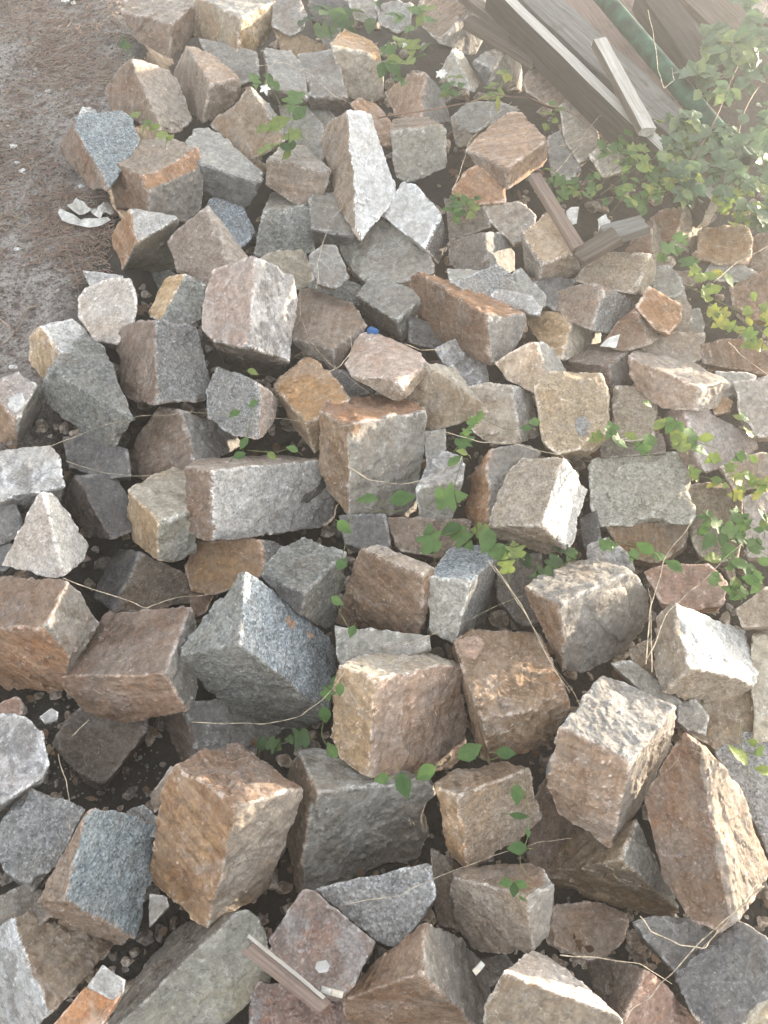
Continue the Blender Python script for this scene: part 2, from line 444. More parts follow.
def inflate(out, inner, ridge):
    """depth (in picture units, away from the lens) of every traced corner, from the rule that
    a hewn block's faces meet at about right angles; also the hidden corners behind"""
    n = len(out); cen = out.mean(0)
    size = math.sqrt(abs(0.5 * np.sum(out[:, 0] * np.roll(out[:, 1], -1) - out[:, 1] * np.roll(out[:, 0], -1))))
    faces = []                                   # (list of 3-D points, key index)
    if inner is not None:
        C = np.array(inner[0]); sp = inner[1]
        v = [out[i] - C for i in sp]; L = [np.linalg.norm(x) + 1e-6 for x in v]
        def m(i, j): return max(-float(np.dot(v[i], v[j])), 0.12 * L[i] * L[j])
        ab, bc, ac = m(0, 1), m(1, 2), m(0, 2)
        z = [math.sqrt(ab * ac / bc), math.sqrt(ab * bc / ac), math.sqrt(ac * bc / ab)]
        z = [float(np.clip(zi, 0.2 * li, 1.1 * size)) for zi, li in zip(z, L)]
        dz = np.zeros(n)
        for f in range(3):
            i, j = sp[f], sp[(f + 1) % 3]
            A = np.stack((v[f], v[(f + 1) % 3]), 1)
            try: inv = np.linalg.inv(A)
            except np.linalg.LinAlgError: inv = np.zeros((2, 2))
            k = i; ids = []
            while True:
                ids.append(k)
                if k == j: break
                k = (k + 1) % n
            for k in ids:
                c = inv @ (out[k] - C)
                dz[k] = float(np.clip(c[0] * z[f] + c[1] * z[(f + 1) % 3], -0.1 * size, 1.7 * size))
            dz[i] = z[f]; dz[j] = z[(f + 1) % 3]
            faces.append([np.append(C, 0.0)] + [np.append(out[k], dz[k]) for k in ids])
        back = [np.append(C + 0.8 * (v[0] + v[1] + v[2]), min(sum(z), 1.9 * size))]
        b2 = cen + (out - cen) * 0.62
        back += [np.append(q, max(1.0 * size, min(sum(z), 1.9 * size) * 0.8)) for q in b2[::2]]
        front = [np.append(C, 0.0)] + [np.append(out[k], dz[k]) for k in range(n)]
    elif ridge is not None:
        i, j = ridge
        A, B = out[i], out[j]; d = (B - A) / (np.linalg.norm(B - A) + 1e-6); nn = np.array((-d[1], d[0]))
        w = (out - A) @ nn
        def walk(a, b):
            r = [a]
            while r[-1] != b: r.append((r[-1] + 1) % n)
            return r
        s1, s2 = walk(i, j), walk(j, i)
        W1 = max(abs(w[k]) for k in s1) + 1e-3; W2 = max(abs(w[k]) for k in s2) + 1e-3
        t1 = float(np.clip(W2 / W1, 0.42, 2.0)); t2 = float(np.clip(W1 / W2, 0.42, 2.0))
        dz = np.zeros(n)
        for k in s1: dz[k] = abs(w[k]) * t1
        for k in s2: dz[k] = abs(w[k]) * t2
        dz[i] = dz[j] = 0
        dz = np.minimum(dz, 1.2 * size) + 0.22 * (max(A[1], B[1]) - out[:, 1]) * 1.0
        dz -= min(dz[i], dz[j])
        for s in (s1, s2): faces.append([np.append(out[k], dz[k]) for k in s])
        dep = min(W1 * t1 + W2 * t2, 1.7 * size)
        b2 = cen + (out - cen) * 0.72
        back = [np.append(q, max(dep, 0.8 * size)) for q in b2[::1]]
        front = [np.append(out[k], dz[k]) for k in range(n)]
    else:
        tx = rnd.uniform(-0.22, 0.12)
        dz = 0.36 * (out[:, 1].max() - out[:, 1]) + tx * (out[:, 0] - cen[0])
        dz -= dz.min()
        faces.append([np.append(out[k], dz[k]) for k in range(n)])
        nrm = np.array((-0.36 * 0, 0.36, 1.0)); nrm /= np.linalg.norm(nrm)
        b2 = cen + (out - cen) * 0.9
        back = [np.append(b2[k] + nrm[:2] * 0.7 * size * np.array((1, 0.6)), dz[k] + 0.75 * size) for k in range(n)]
        front = [np.append(out[k], dz[k]) for k in range(n)]
    return front, back, faces, size

def parse(outline, inner):
    out = np.array([[float(c) for c in q.split(',')] for q in outline.split()])
    inn = rid = None
    if inner.startswith('R'): rid = [int(x) for x in inner.split()[1:]]
    elif inner != '-':
        q = inner.split(); inn = ([float(c) for c in q[0].split(',')], [int(x) for x in q[1:]])
    return out, inn, rid

def grow(out, inner):
    gc = out.mean(0); gd = np.linalg.norm(out - gc, axis=1)[:, None]
    return gc + (out - gc) * (1 + (1.6 + (0.06 if inner == '-' else 0.02) * gd) / gd)

def inside(out, q):
    c = np.zeros(len(q), bool); j = len(out) - 1
    for i in range(len(out)):
        yi, yj = out[i, 1], out[j, 1]
        if yi != yj:
            c ^= ((yi > q[:, 1]) != (yj > q[:, 1])) & (q[:, 0] < (out[j, 0] - out[i, 0]) * (q[:, 1] - yi) / (yj - yi) + out[i, 0])
        j = i
    return c

def settle(rows):
    '''how much farther each block has to lie so that the blocks resting on it can be in front of it'''
    info = []
    st = rnd.getstate()
    for lift, outl, inner in rows:
        out, inn, rid = parse(outl, inner); o2 = grow(out, inner)
        front, back, faces, size = inflate(o2, inn, rid)
        ref = np.array(inn[0]) if inn else o2.mean(0)
        pd_ = plane_depth(ref[0], ref[1]); z0 = pd_ - lift * 0.01 - 0.12 * size * pd_ / F
        pl = []
        for f in faces:
            f = np.array(f); A = np.c_[f[:, :2], np.ones(len(f))]
            co, *_ = np.linalg.lstsq(A, f[:, 2], rcond=None); pl.append(co)
        info.append([out, np.array(pl), z0, z0 / F, lift])
    rnd.setstate(st)
    push = [0.0] * len(info)
    order = sorted(range(len(info)), key=lambda i: -info[i][4])
    for n_, j in enumerate(order):
        oj, pj, zj, kj, _ = info[j]; lo, hi = oj.min(0), oj.max(0)
        need = 0.0
        for i in order[:n_]:
            oi, pi, zi, ki, _ = info[i]
            a = np.maximum(lo, oi.min(0)); b_ = np.minimum(hi, oi.max(0))
            if (a >= b_).any(): continue
            gx_, gy_ = np.meshgrid(np.arange(a[0], b_[0], 2.0), np.arange(a[1], b_[1], 2.0))
            q = np.c_[gx_.ravel(), gy_.ravel()]
            q = q[inside(oi, q)]
            if not len(q): continue
            q = q[inside(oj, q)]
            if len(q) < 4: continue
            A = np.c_[q, np.ones(len(q))]
            di = zi + push[i] + (A @ pi.T).max(1) * ki; dj = zj + (A @ pj.T).max(1) * kj
            need = max(need, float(np.percentile(di - dj, 85)) + 0.004)
        push[j] = min(need, 0.15)
    return push

STONE_N = 0
CHAMFER = {'broad tan block with a gold lit broken front edge near the white wrapper': [(0, 1, 0.1, 3)],
           'huge brown slab with a bright sunlit right edge': [(0, 1, 0.03, 0)],
           'speckled brown pyramid with a pale lit right edge': [(0, 1, 0.04, 0)]}
def build_stone(name, lift, outline, inner, keys, label, cat='stone', group=None, parent=None, rough=1.0, round_p=110):
    global STONE_N
    STONE_N += 1
    out = np.array([[float(c) for c in q.split(',')] for q in outline.split()])
    inn = rid = None
    if inner.startswith('R'):
        rid = [int(x) for x in inner.split()[1:]]
    elif inner != '-':
        q = inner.split(); inn = ([float(c) for c in q[0].split(',')], [int(x) for x in q[1:]])
    out0 = out.copy()
    gc = out.mean(0); gd = np.linalg.norm(out - gc, axis=1)[:, None]
    out = gc + (out - gc) * (1 + (1.6 + (0.06 if inner == '-' else 0.02) * gd) / gd)
    front, back, faces, size = inflate(out, inn, rid)
    ref = np.array(inn[0]) if inn else out.mean(0)
    z0 = plane_depth(ref[0], ref[1]) - lift * 0.01 - 0.12 * size * plane_depth(ref[0], ref[1]) / F
    k = z0 / F
    def w3(p): return CAMP + ray(p[0], p[1]) * (z0 + p[2] * k)
    pts = [w3(p) for p in front] + [w3(p) for p in back]
    fn = []
    for f in faces:
        q = np.array([w3(p) for p in f]); c = q.mean(0)
        _, _, vt = np.linalg.svd(q - c); nv = vt[2]
        if np.dot(nv, c - CAMP) > 0: nv = -nv
        fn.append(nv)
    bm = bmesh.new()
    for p in pts: bm.verts.new(p)
    bmesh.ops.convex_hull(bm, input=bm.verts)
    bm.normal_update()
    tris = [(np.array(f.normal), f.calc_area(), np.array(f.calc_center_median())) for f in bm.faces]
    hv = np.array([v.co[:] for v in bm.verts if v.link_faces])
    bm.free()
    S = size * k
    tris.sort(key=lambda t: -t[1])
    planes = []
    for nv, a, c in tris:
        for pl in planes:
            if np.dot(pl[0], nv) > 0.975 and abs(np.dot(pl[0], c) - pl[1]) < 0.05 * S:
                pl[1] = max(pl[1], float(np.dot(pl[0], c))); break
        else:
            planes.append([nv, float(np.dot(nv, c))])
    cen = (hv.min(0) + hv.max(0)) / 2 * 0.5 + hv.mean(0) * 0.5
    # every real corner stays inside: use the support value of each plane
    N = np.array([p[0] for p in planes])
    D = np.array([max(p[1], 0) if False else p[1] for p in planes]) - N @ cen
    D = np.maximum(D, 0.12 * S)
    fkey = []
    for nv in N:
        best = int(np.argmax([np.dot(nv, q) for q in fn]))
        fkey.append(best)
    # broken arrises and corners
    amp = [1.0] * len(N); extraN, extraD, extraK = [], [], []
    pairs = [(a, b) for a in range(len(N)) for b in range(a) if -0.5 < np.dot(N[a], N[b]) < 0.72]
    rnd.shuffle(pairs)
    for a, b in pairs[:5]:
        m = N[a] + N[b] + np.array([rnd.gauss(0, 0.28) for _ in range(3)]); m /= np.linalg.norm(m)
        sup = float(np.max((hv - cen) @ m))
        extraN.append(m); extraD.append(sup - rnd.uniform(0.005, 0.05) * S); extraK.append(fkey[a] if rnd.random() < 0.5 else fkey[b])
    for fa, fb, dep_, key_ in CHAMFER.get(label, ()):
        m = fn[fa] + fn[fb]; m /= np.linalg.norm(m)
        extraN.append(m); extraD.append(float(np.max((hv - cen) @ m)) - dep_ * S); extraK.append(key_)
    if extraN:
        N = np.vstack([N, extraN]); D = np.append(D, extraD); fkey += extraK; amp += [2.2] * len(extraN)
    amp = np.array(amp)
    pix = S / k
    n = int(np.clip(pix / 1.8, 16, 76))
    dirs, quads = cube_sphere(n)
    cov = np.cov((hv - cen).T); ev, evec = np.linalg.eigh(cov)
    M = evec @ np.diag(np.sqrt(np.maximum(ev, 1e-8))) @ evec.T; M /= np.max(np.sqrt(ev))
    dv = dirs @ M.T; dv /= np.linalg.norm(dv, axis=1)[:, None]
    seed = STONE_N * 13
    dn = dv @ N.T
    rr = np.where(dn > 1e-3, D[None, :] / np.maximum(dn, 1e-3), 1e3)
    r0 = rr.min(1); P = dv * r0[:, None]
    sc = 1.0 / max(S, 0.05)
    q = P + STONE_N * 3.1
    fields = np.stack([fbm(q * 2.2 * sc + 5 * t, seed + t, 2) for t in range(2)] +
                      [fbm(q * 6.0 * sc + 9 * t, seed + 7 + t, 3, 0.55) for t in range(2)], 1)
    # broken steps: flat ledges where a flake came away
    st = fbm(q * 3.4 * sc, seed + 23, 3, 0.55)
    ledge = sstep(0.10, 0.16, st) + 0.7 * sstep(-0.30, -0.25, st)
    co = nrs.normal(0, 1, (len(N), 4)); co /= np.linalg.norm(co, axis=1)[:, None]
    co[:, 2:] *= 0.75
    disp = (fields @ co.T) * (0.017 * S * rough) * amp[None, :]
    lc = nrs.uniform(-0.02, 0.012, len(N)) * S * rough
    disp += ledge[:, None] * lc[None, :]
    rr = np.where(dn > 1e-3, np.maximum(D[None, :] + disp, 0.05 * S) / np.maximum(dn, 1e-3), 1e3)
    arg = rr.argmin(1)
    rm = rr.min(1)
    r = rm * np.power(np.sum(np.power(np.minimum(rr / rm[:, None], 8.0), -round_p), axis=1), -1.0 / round_p)
    # conchoidal scars: shallow scallops struck off the arrises
    for a, b in pairs[:rnd.randint(4, 8)]:
        m = N[a] + N[b] + np.array([rnd.gauss(0, 0.3) for _ in range(3)]); m /= np.linalg.norm(m)
        proj = (hv - cen) @ m; i0 = int(np.argmax(proj))
        near = hv[proj > proj.max() - 0.35 * S] - cen
        wts = np.array([rnd.random() + 0.05 for _ in near]); ep = (near * wts[:, None]).sum(0) / wts.sum()
        ed = ep / np.linalg.norm(ep)
        k_ = int(np.argmax(dv @ ed)); surf = dv[k_] * r[k_]
        Rr = rnd.uniform(0.16, 0.42) * S; dpt = rnd.uniform(0.008, 0.032) * S * rough
        sc_c = surf + m * (Rr - dpt)
        ds = dv @ sc_c; disc = ds * ds - sc_c @ sc_c + Rr * Rr
        te = ds - np.sqrt(np.maximum(disc, 0)) + fields[:, 3] * 0.006 * S
        r = np.where((disc > 0) & (ds > 0) & (te > 0.6 * r), np.minimum(r, te), r)
    P = dv * r[:, None]
    st2 = fbm(q * 8.0 * sc, seed + 29, 3, 0.6)
    P = P + dv * ((sstep(0.05, 0.12, st2) - 0.5) * 0.012 * S * rough)[:, None]
    micro = fbm((P + 2.7) * 70.0, seed + 3, 3, 0.6)
    P = P + dv * (micro * 0.0014 * rough)[:, None] + cen
    # keep the block as wide and as high as it shows
    dp = (P - CAMP) @ VIEW
    px = W / 2 + F * ((P - CAMP) @ RIGHT) / dp; py = H / 2 - F * ((P - CAMP) @ UPV) / dp
    for arr, axv, sg, col_ in ((px, RIGHT, 1, 0), (py, UPV, -1, 1)):
        lo, hi = arr.min(), arr.max(); tl, th = out0[:, col_].min() - 1.5, out0[:, col_].max() + 1.5
        f_ = np.clip((th - tl) / (hi - lo), 0.95, 1.3)
        tgt = (tl + th) / 2 + (arr - (lo + hi) / 2) * f_
        P = P + axv[None, :] * (sg * (tgt - arr) * dp / F)[:, None]
    km = {}
    mats = []
    ks = keys.split()
    for kk in ks:
        if kk not in km: km[kk] = len(mats); mats.append(MT[kk])
    fk = np.array([km[ks[min(x, len(ks) - 1)]] for x in fkey])
    mi = fk[arg[quads[:, 0]]]
    org = np.array((P[:, 0].mean(), P[:, 1].mean(), P[:, 2].min()))
    o = mesh_obj(name, P, quads, mats, parent=parent, origin=org, mat_idx=mi)
    if label: tag(o, label, cat, group)
    return o

STONES = r'''
0|122,10 126,-6 180,-14 198,2 194,38 169,57 136,40|170,24 0 3 5|l n n|brown block at the top edge, leftmost stone above the bare soil
1|196,-4 240,-16 276,1 273,22 262,49 236,58 194,33|241,17 0 2 5|s o n|big brown block at the top with its right face lit golden
-4|274,-8 294,-8 306,14 302,29 291,36 273,28|-|s|smooth grey stone tucked right of the golden lit block
-1|187,47 214,57 240,82 238,95 221,113 203,122 180,112 175,74|211,85 0 2 5|t n n|pointed brown stone with a sunlit orange top below the golden lit block
0|132,60 150,66 173,74 191,121 182,132 160,132 114,113 107,86|R 0 5|l n|slanting brown-grey block with a split top edge beside the soil
2|73,123 84,115 121,112 131,119 139,138 120,160 108,190 92,188 60,148|R 0 6|b n|bluish topped stone standing in the soil left of the broad tan block
2|108,155 119,150 168,137 203,152 200,203 183,222 150,211 118,207|146,180 0 3 6|l s n t|broad tan block with a gold lit broken front edge near the white wrapper
-2|186,145 195,131 210,129 234,147 263,172 263,184 248,206 203,192 200,163|R 8 5|s k|flat dark slab with white scratches sloping down to the right
-3|212,124 232,104 250,88 263,97 280,120 284,140 252,159 232,150|R 2 5|s n|dull brown pyramid shaped stone left of the leafy bramble sprig
-10|200,40 232,58 256,54 259,80 235,88 215,70|-|s|grey stone half hidden beneath the golden lit block
-2|265,49 290,52 302,66 307,99 303,108 270,103 272,87|R 6 3|s d|grey slab with a thin undercut face, left one of a pair
-1|299,54 336,51 348,98 343,113 312,106 310,97 305,77|R 5 2|s d|grey slab with a thin undercut face, right one of a pair
-5|274,29 292,33 322,46 332,56 298,60 282,50|-|n|flat brown stone behind the pair of grey slabs
1|345,30 366,40 377,48 379,58 384,95 382,104 352,93 331,45|346,50 0 3 6|t l r|upright block with an orange left flank and sunlit crown near the top
4|346,111 368,114 377,135 397,192 376,222 358,240 336,196 322,140 328,124|R 0 5|w n|tall leaning slab with a bright white face
-4|352,106 362,99 376,106 391,124 391,147 380,145|-|t|sunlit tan stone peeking out behind the tall white slab
2|379,211 405,183 415,186 440,215 446,245 436,262 424,248|R 3 6|g w|white topped block right of the foot of the tall white slab
-3|341,250 356,240 384,222 412,240 430,258 434,275 410,284 388,280 370,288 352,270|-|s|broad olive-grey stone below the white topped block
0|309,200 318,195 342,193 347,212 354,237 345,244 315,243 312,228|R 7 4|v k|small greenish cube standing left of the tall white slab
0|268,162 281,150 302,146 330,172 322,196 300,206 267,186|R 0 3|l n|warm brown cube beneath the bramble sprig
-10|280,108 305,105 318,122 325,140 320,165 290,148|-|s|grey stone deep behind the bramble leaves
-12|308,108 330,112 335,118 326,130 318,122|-|s|small grey stone wedged beneath the right grey slab
-1|273,193 295,200 310,208 314,250 290,262 255,255 262,232 268,212|R 7 2|s y|dark grey rough block left of the small greenish cube
-3|206,206 231,192 241,208 254,234 243,248 225,252 210,228|-|b|blue-grey stone behind the speckled pyramid
2|169,240 186,222 204,207 222,226 247,257 232,268 208,286 178,272|R 2 5|l p|speckled brown pyramid with a pale lit right edge
0|131,210 155,213 178,220 177,270 150,277 122,274 112,238|137,244 0 2 5|a v t|block with a whitish top and dark front beside the white wrapper
0|79,302 87,290 110,281 132,283 136,300 134,325 118,346 96,342 80,318|-|q|rounded pale pink granite boulder at the edge of the soil
-4|84,272 104,276 122,277 118,286 92,288|-|a|thin pale stone lying behind the rounded pink boulder
-6|138,287 154,266 174,274 168,290 150,306 140,318 135,305|-|y|dark narrow stone right of the rounded pink boulder
0|150,312 166,279 184,275 205,287 202,318 190,328 160,321|R 2 6|y t|small stone with a grainy tan left face and dark right face
4|203,300 213,272 254,257 292,277 297,300 288,362 266,374 222,358 203,333|247,348 2 5 8|m d h|large stone split between pinkish brown left and mottled white right
-3|258,262 280,249 297,243 305,258 314,281 300,292 290,276|-|l|light grey stone behind the large half white stone
-5|310,256 326,246 336,248 348,278 336,290 318,284|-|s|grey stone below the small greenish cube
-6|308,288 328,277 348,283 366,290 358,306 330,302|-|y|low dark slab between three grey blocks
0|290,338 300,292 312,289 354,305 366,328 352,350 336,372 316,362|335,350 0 4 6|n d d|brownish block with a dark dent right of the half white stone
0|357,296 370,278 384,279 423,294 412,322 401,340 380,328 360,312|396,322 0 3 5|s s d|grey faceted block with a veined top near the centre
1|409,296 413,278 420,273 440,280 505,307 522,313 525,324 514,349 491,364 450,343 425,325|487,317 2 5 8|t s n|long brown beam shaped stone with a grey broken end
-4|449,243 484,234 503,233 513,250 514,270 490,276 452,268|R 1 5|s d|block with a dark left and pale grey right face above the long beam stone
-5|482,206 520,204 535,218 531,238 512,244 494,228|-|l|tan-grey block beneath the leaves left of the fallen batten
0|522,235 546,214 560,226 577,252 580,272 556,279 540,280 526,270|540,265 0 3 6|t n d|tan diamond topped block beside the fallen batten
-1|453,194 466,176 480,168 496,174 505,188 505,204 478,206|-|t|small tan stone in front of the big tan sunlit block
3|467,150 488,130 507,113 522,114 546,141 546,161 508,188 480,170|506,170 0 4 6|t o n|big tan block with a sunlit golden lower right edge
-1|391,132 396,119 428,118 446,127 446,167 410,181 396,176|R 0 3|n v|square olive-grey block left of the big tan sunlit block
-4|386,92 405,80 424,73 440,92 450,122 420,120 396,116|R 2 5|s t|brown stone behind the bramble flowers near the top
0|420,24 430,-4 455,-8 474,4 485,30 475,54 462,52 446,36|R 3 7|s n|big grey angular stone at the top edge beside the boards
-4|376,6 398,2 412,8 408,28 398,34 382,26|-|s|pale grey stone at the top behind hanging leaves
-1|440,74 453,51 459,49 479,82 473,91 456,84|R 1 4|l s|narrow pale wedge shaped stone near the top
-1|474,62 490,50 508,47 521,70 520,88 504,93 487,86|489,68 0 2 6|s s k|grey faceted stone right of the pale wedge
-2|524,84 531,67 548,69 573,81 571,96 562,110 544,104 527,94|-|n|brownish flat faced stone below the long bright edged beam
-8|452,118 470,104 500,104 520,112 500,118 480,132 458,135|-|s|shadowed stone behind the red-brown bramble cane
-9|452,120 468,112 478,130 474,146 458,148|-|d|dark small stone left of the big tan sunlit block
-5|560,108 586,100 594,120 600,150 580,165 566,140|-|l|upright flat stone beneath the beam and dry twigs
-6|590,155 612,145 628,150 624,170 604,178|-|l|small pale stone among the twigs below the beam
-5|548,140 560,132 574,150 580,172 570,182 552,176|-|s|grey rock right of the big tan sunlit block
-8|348,0 372,-4 380,10 372,24 356,20|-|s|pale stone at the top edge between hanging leaves
-10|310,-6 340,-8 350,12 332,30 312,20|-|k|dark stone at the top edge beneath leaves
-10|316,30 340,28 346,42 330,52|-|s|shadowed stone left of the upright orange flanked block
-1|575,280 602,253 648,254 655,272 653,293 632,294 600,288|R 2 5|l p|pinkish beige block below the small fallen board
-2|626,252 640,228 652,220 667,244 664,264 652,268 644,254|R 2 5|l n|peaked stone with a pale right face beside the small fallen board
0|651,217 664,209 682,207 702,207 701,228 694,252 676,246 660,236|R 2 6|l n|block with a rough sunlit right face under the vines
-1|699,232 720,228 745,229 752,242 748,264 720,266 698,260|-|n|flat brown block under the yellow leaves on the right
-2|750,240 775,228 790,240 790,280 752,275|-|n|brown block cut by the right edge under the yellow leaves
-2|712,264 740,264 756,274 750,284 720,282 706,274|-|s|thin grey slab beneath the flat brown block on the right
-1|730,290 770,270 790,285 790,320 756,322 734,308|-|n|smooth tan block at the right edge behind vine leaves
-4|676,272 700,272 701,282 690,286 678,282|-|n|small brown stone under a broad vine leaf
-3|654,270 668,266 680,280 684,294 670,300 654,296|-|s|small grey stone right of the pinkish beige block
0|556,290 578,284 602,285 633,298 634,310 606,333 592,324 556,314|R 2 6|g p|block with brown left face and grey granite right face below the pinkish beige block
0|637,308 648,289 664,297 681,307 677,322 668,336 654,328|-|t|small orange-tan tilted block
-5|664,294 684,296 690,310 692,336 676,340 668,330|-|l|pale grey upright slab right of the orange-tan block
-6|688,312 700,310 704,325 702,336 690,338|-|s|narrow grey stone next to the pale upright slab
-3|604,342 620,322 636,309 650,312 662,334 650,340 622,350|R 2 5|l n|brown stone with a pale triangular chip left of the orange-tan block
-4|640,346 664,336 704,335 700,362 680,372 650,362|-|l|flat pale stone above the large sloping slab
0|524,318 540,312 572,314 601,321 599,343 580,350 562,360 540,340|R 2 6|l t|rusty tan block with two faces behind the cream paper scrap
0|496,366 512,354 530,343 547,346 565,374 552,388 534,393 508,382|R 2 5|s t|tan stone with a grey right face above the pink-grey square block
-3|436,348 456,340 474,335 482,348 488,382 470,388 446,366|-|m|pale cracked stone under the end of the long beam stone
2|346,364 353,342 366,332 398,344 427,361 418,380 402,400 372,388 348,374|402,384 8 4 6|i n n|salmon pink block in the middle of the heap
1|406,402 413,382 424,364 452,366 488,407 462,420 430,430 414,412|R 2 4|l n|brown wedge with a pale streaked upper face right of the salmon block
-2|468,388 488,383 512,386 532,394 538,432 520,443 490,443 472,428|R 2 5|a l|whitish grey weathered stone left of the pink-grey square block
1|535,390 546,378 572,375 600,377 607,400 609,436 592,450 556,456 543,442|-|p|pink-grey square faced granite block with a dark patch
0|613,392 620,388 650,388 657,405 655,438 640,442 615,440|-|p|small square beige granite block with leaves at its foot
0|566,360 574,348 602,344 628,352 629,375 614,392 604,378 568,374|609,366 0 3 5|p s n|block with a grainy top above the gap between two square granite blocks
2|629,358 640,350 672,352 726,382 732,390 724,402 695,410 660,406 631,386|700,388 0 3 6|l l t|large sloping slab with a pale top and tan front on the right
-3|716,372 744,374 755,376 748,388 730,396|-|s|small grey stone at the right end of the large sloping slab
-4|700,348 730,342 770,345 772,376 740,372 704,366|-|n|flat beige stone behind the right end of the sloping slab
-2|735,385 770,378 790,390 790,440 752,438 740,415|-|l|pale block cut by the right edge beside the sloping slab
2|660,432 666,414 682,406 702,408 754,438 757,448 738,460 702,472 684,462 663,446|R 2 7|q h|pink and pale granite wedge partly covered by vine leaves
0|710,400 722,396 732,402 730,412 716,414|-|r|small reddish stone between the sloping slab and the pink wedge
2|589,470 598,461 684,455 688,475 695,518 688,527 600,529 590,510|-|e|large rectangular speckled granite block on the right
-6|606,528 688,524 686,548 660,565 625,560|-|n|brown stone beneath the large rectangular speckled block
2|489,525 510,470 522,458 562,460 586,490 566,552 552,553 500,540|541,527 0 3 5|p a n|granite block with a brown top and a white right face
-3|466,508 474,474 486,451 522,445 540,452 512,480 488,526 470,524|R 2 6|s t|curved grey stone squeezed left of the white faced granite block
-3|417,486 432,462 446,452 463,458 464,480 452,522 420,516|R 0 4|m s|pale knobbly stone right of the big red topped block
3|320,414 334,403 388,395 426,412 421,445 415,517 345,516 330,500 321,458|348,427 0 3 6|r s n|big grey block with a rusty red top in the centre
1|275,388 292,372 309,358 328,376 349,402 330,440 314,452 296,428|306,424 0 4 6|O n n|bright orange-brown block leaning on the big red topped block
-1|207,392 217,368 232,372 256,386 277,398 270,422 257,438 232,432 210,415|R 3 6|q g|rounded grey stone with a pale tan end and a small green leaf
-3|129,462 140,436 160,408 182,414 228,428 240,446 196,468 150,482 134,476|R 3 6|s n|brown triangular faced stone above the long granite block
3|186,469 198,461 270,457 336,460 344,470 342,512 330,529 250,539 212,538 188,531|208,471 0 3 8|l a n|long pale granite block with a rusty left end
0|129,491 150,477 186,464 196,512 196,552 178,561 158,557 136,540 128,518|159,521 0 3 6|l v t|olive-grey topped stone left of the long granite block
1|41,392 52,370 85,333 106,350 118,392 134,418 112,450 104,446 60,412|R 1 5|y y|large dark green tilted block on the left
1|117,345 126,325 156,321 198,328 209,384 204,403 158,404 122,399|R 2 6|g n|cube with brown left face and pale grey right face on the left
-2|31,337 38,327 70,320 86,332 62,356 44,380 30,360|R 1 4|a t|small stone with a pale top and tan side at the soil's edge
-1|-14,392 0,380 18,373 38,386 41,410 30,436 14,448 -12,452|17,420 0 3 6|q s t|pale chipped boulder at the left edge below the soil
-1|-10,452 20,449 48,447 60,456 64,486 60,505 24,512 -10,500|R 7 4|m k|white topped dark blotched stone at the left edge
2|3,566 18,548 30,515 42,493 52,494 72,520 87,543 82,562 64,577 36,574|R 3 8|a q|white triangular stone near the left edge
-3|-14,490 4,494 12,500 22,526 10,542 -14,548|-|k|dark purple-grey stone at the left edge beside the white triangle
-6|-12,548 10,545 20,556 4,572 -12,568|-|k|dark stone at the left edge under the white triangular stone
-4|66,500 76,476 112,474 128,496 133,528 112,538 88,532|R 1 5|k d|dark grey stone left of the olive topped stone
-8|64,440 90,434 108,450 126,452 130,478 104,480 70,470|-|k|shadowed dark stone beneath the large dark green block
-5|95,598 104,572 114,550 140,556 196,580 190,604 140,610 112,612|R 3 7|d k|dark two faced stone behind the wide tan block
-3|186,566 198,538 258,538 285,546 262,574 238,582 212,594 192,590|R 2 4|g r|rusty brown stone beneath the long pale granite block
-6|188,590 215,588 205,612 194,620|-|n|brown stone hidden left of the large blue granite
1|263,573 285,552 305,538 346,554 344,592 330,628 304,612|306,594 0 3 6|y y k|dark banded grey block right of the large blue granite's top
4|181,654 200,622 246,573 262,580 312,622 338,648 337,684 326,710 288,732 232,708 190,672|236,641 0 2 7|y b y|large blue speckled granite block, biggest blue stone of the heap
2|337,620 350,582 363,548 376,546 434,568 430,590 414,641 380,632|426,577 2 4 6|l n n|olive-brown squarish block with smooth front in the centre
1|436,577 448,550 478,546 497,558 494,600 476,632 456,644 428,630|473,581 0 3 6|b g e|blue-grey granite block with a mossy front face
-4|336,628 350,630 400,640 428,638 430,652 380,665 350,674 338,660|-|s|thin grey slab under the olive-brown squarish block
3|342,668 366,657 432,651 458,661 466,754 420,770 368,777 331,742 336,700|376,679 0 3 6|l h t|large pinkish brown block with an orange left side
2|454,640 468,632 500,634 538,630 569,703 547,746 488,763 470,724 458,676|480,722 0 4 6|n n n|brown block with a salmon chip at its upper left corner
2|526,588 545,570 600,559 632,572 648,592 648,622 622,652 585,672 564,668 540,624|558,605 0 3 8|s s n|large smooth grey stone with a raised flake on its face
2|655,622 678,604 746,631 757,686 722,704 664,692 657,660|690,668 1 3 5|a p n|pale speckled granite topped block near the right edge
-3|646,574 664,568 708,567 726,584 721,606 690,612 662,605|-|h|pinkish stone behind the pale speckled granite topped block
5|562,732 582,706 608,677 640,692 675,712 668,748 646,800 613,847 560,816 547,797 550,764|634,767 0 4 7|s l t|block with grey top, tan front and sunlit right edge
3|646,806 662,770 684,734 697,738 738,790 768,862 758,885 736,915 716,931 690,918 664,880|R 3 7|l n|huge brown slab with a bright sunlit right edge
-3|715,752 740,735 790,730 792,880 770,862 742,792|-|g|grey stone cut by the right edge behind the huge brown slab
-2|752,640 760,628 792,625 792,740 756,745 752,700|-|l|pale stone cut by the right edge below the tan one
-1|738,610 768,590 792,585 792,630 745,628|-|p|tan stone cut by the right edge under drooping leaves
-6|650,690 700,700 722,705 756,690 758,745 720,752 690,735|-|n|brown stone beneath the pale speckled granite topped block
-4|680,705 695,700 708,716 706,735 690,732 678,720|-|s|small grey stone above the huge brown slab
-4|612,664 632,662 660,684 684,706 676,712 640,690|-|s|dark diagonal slab behind the grey topped tan block
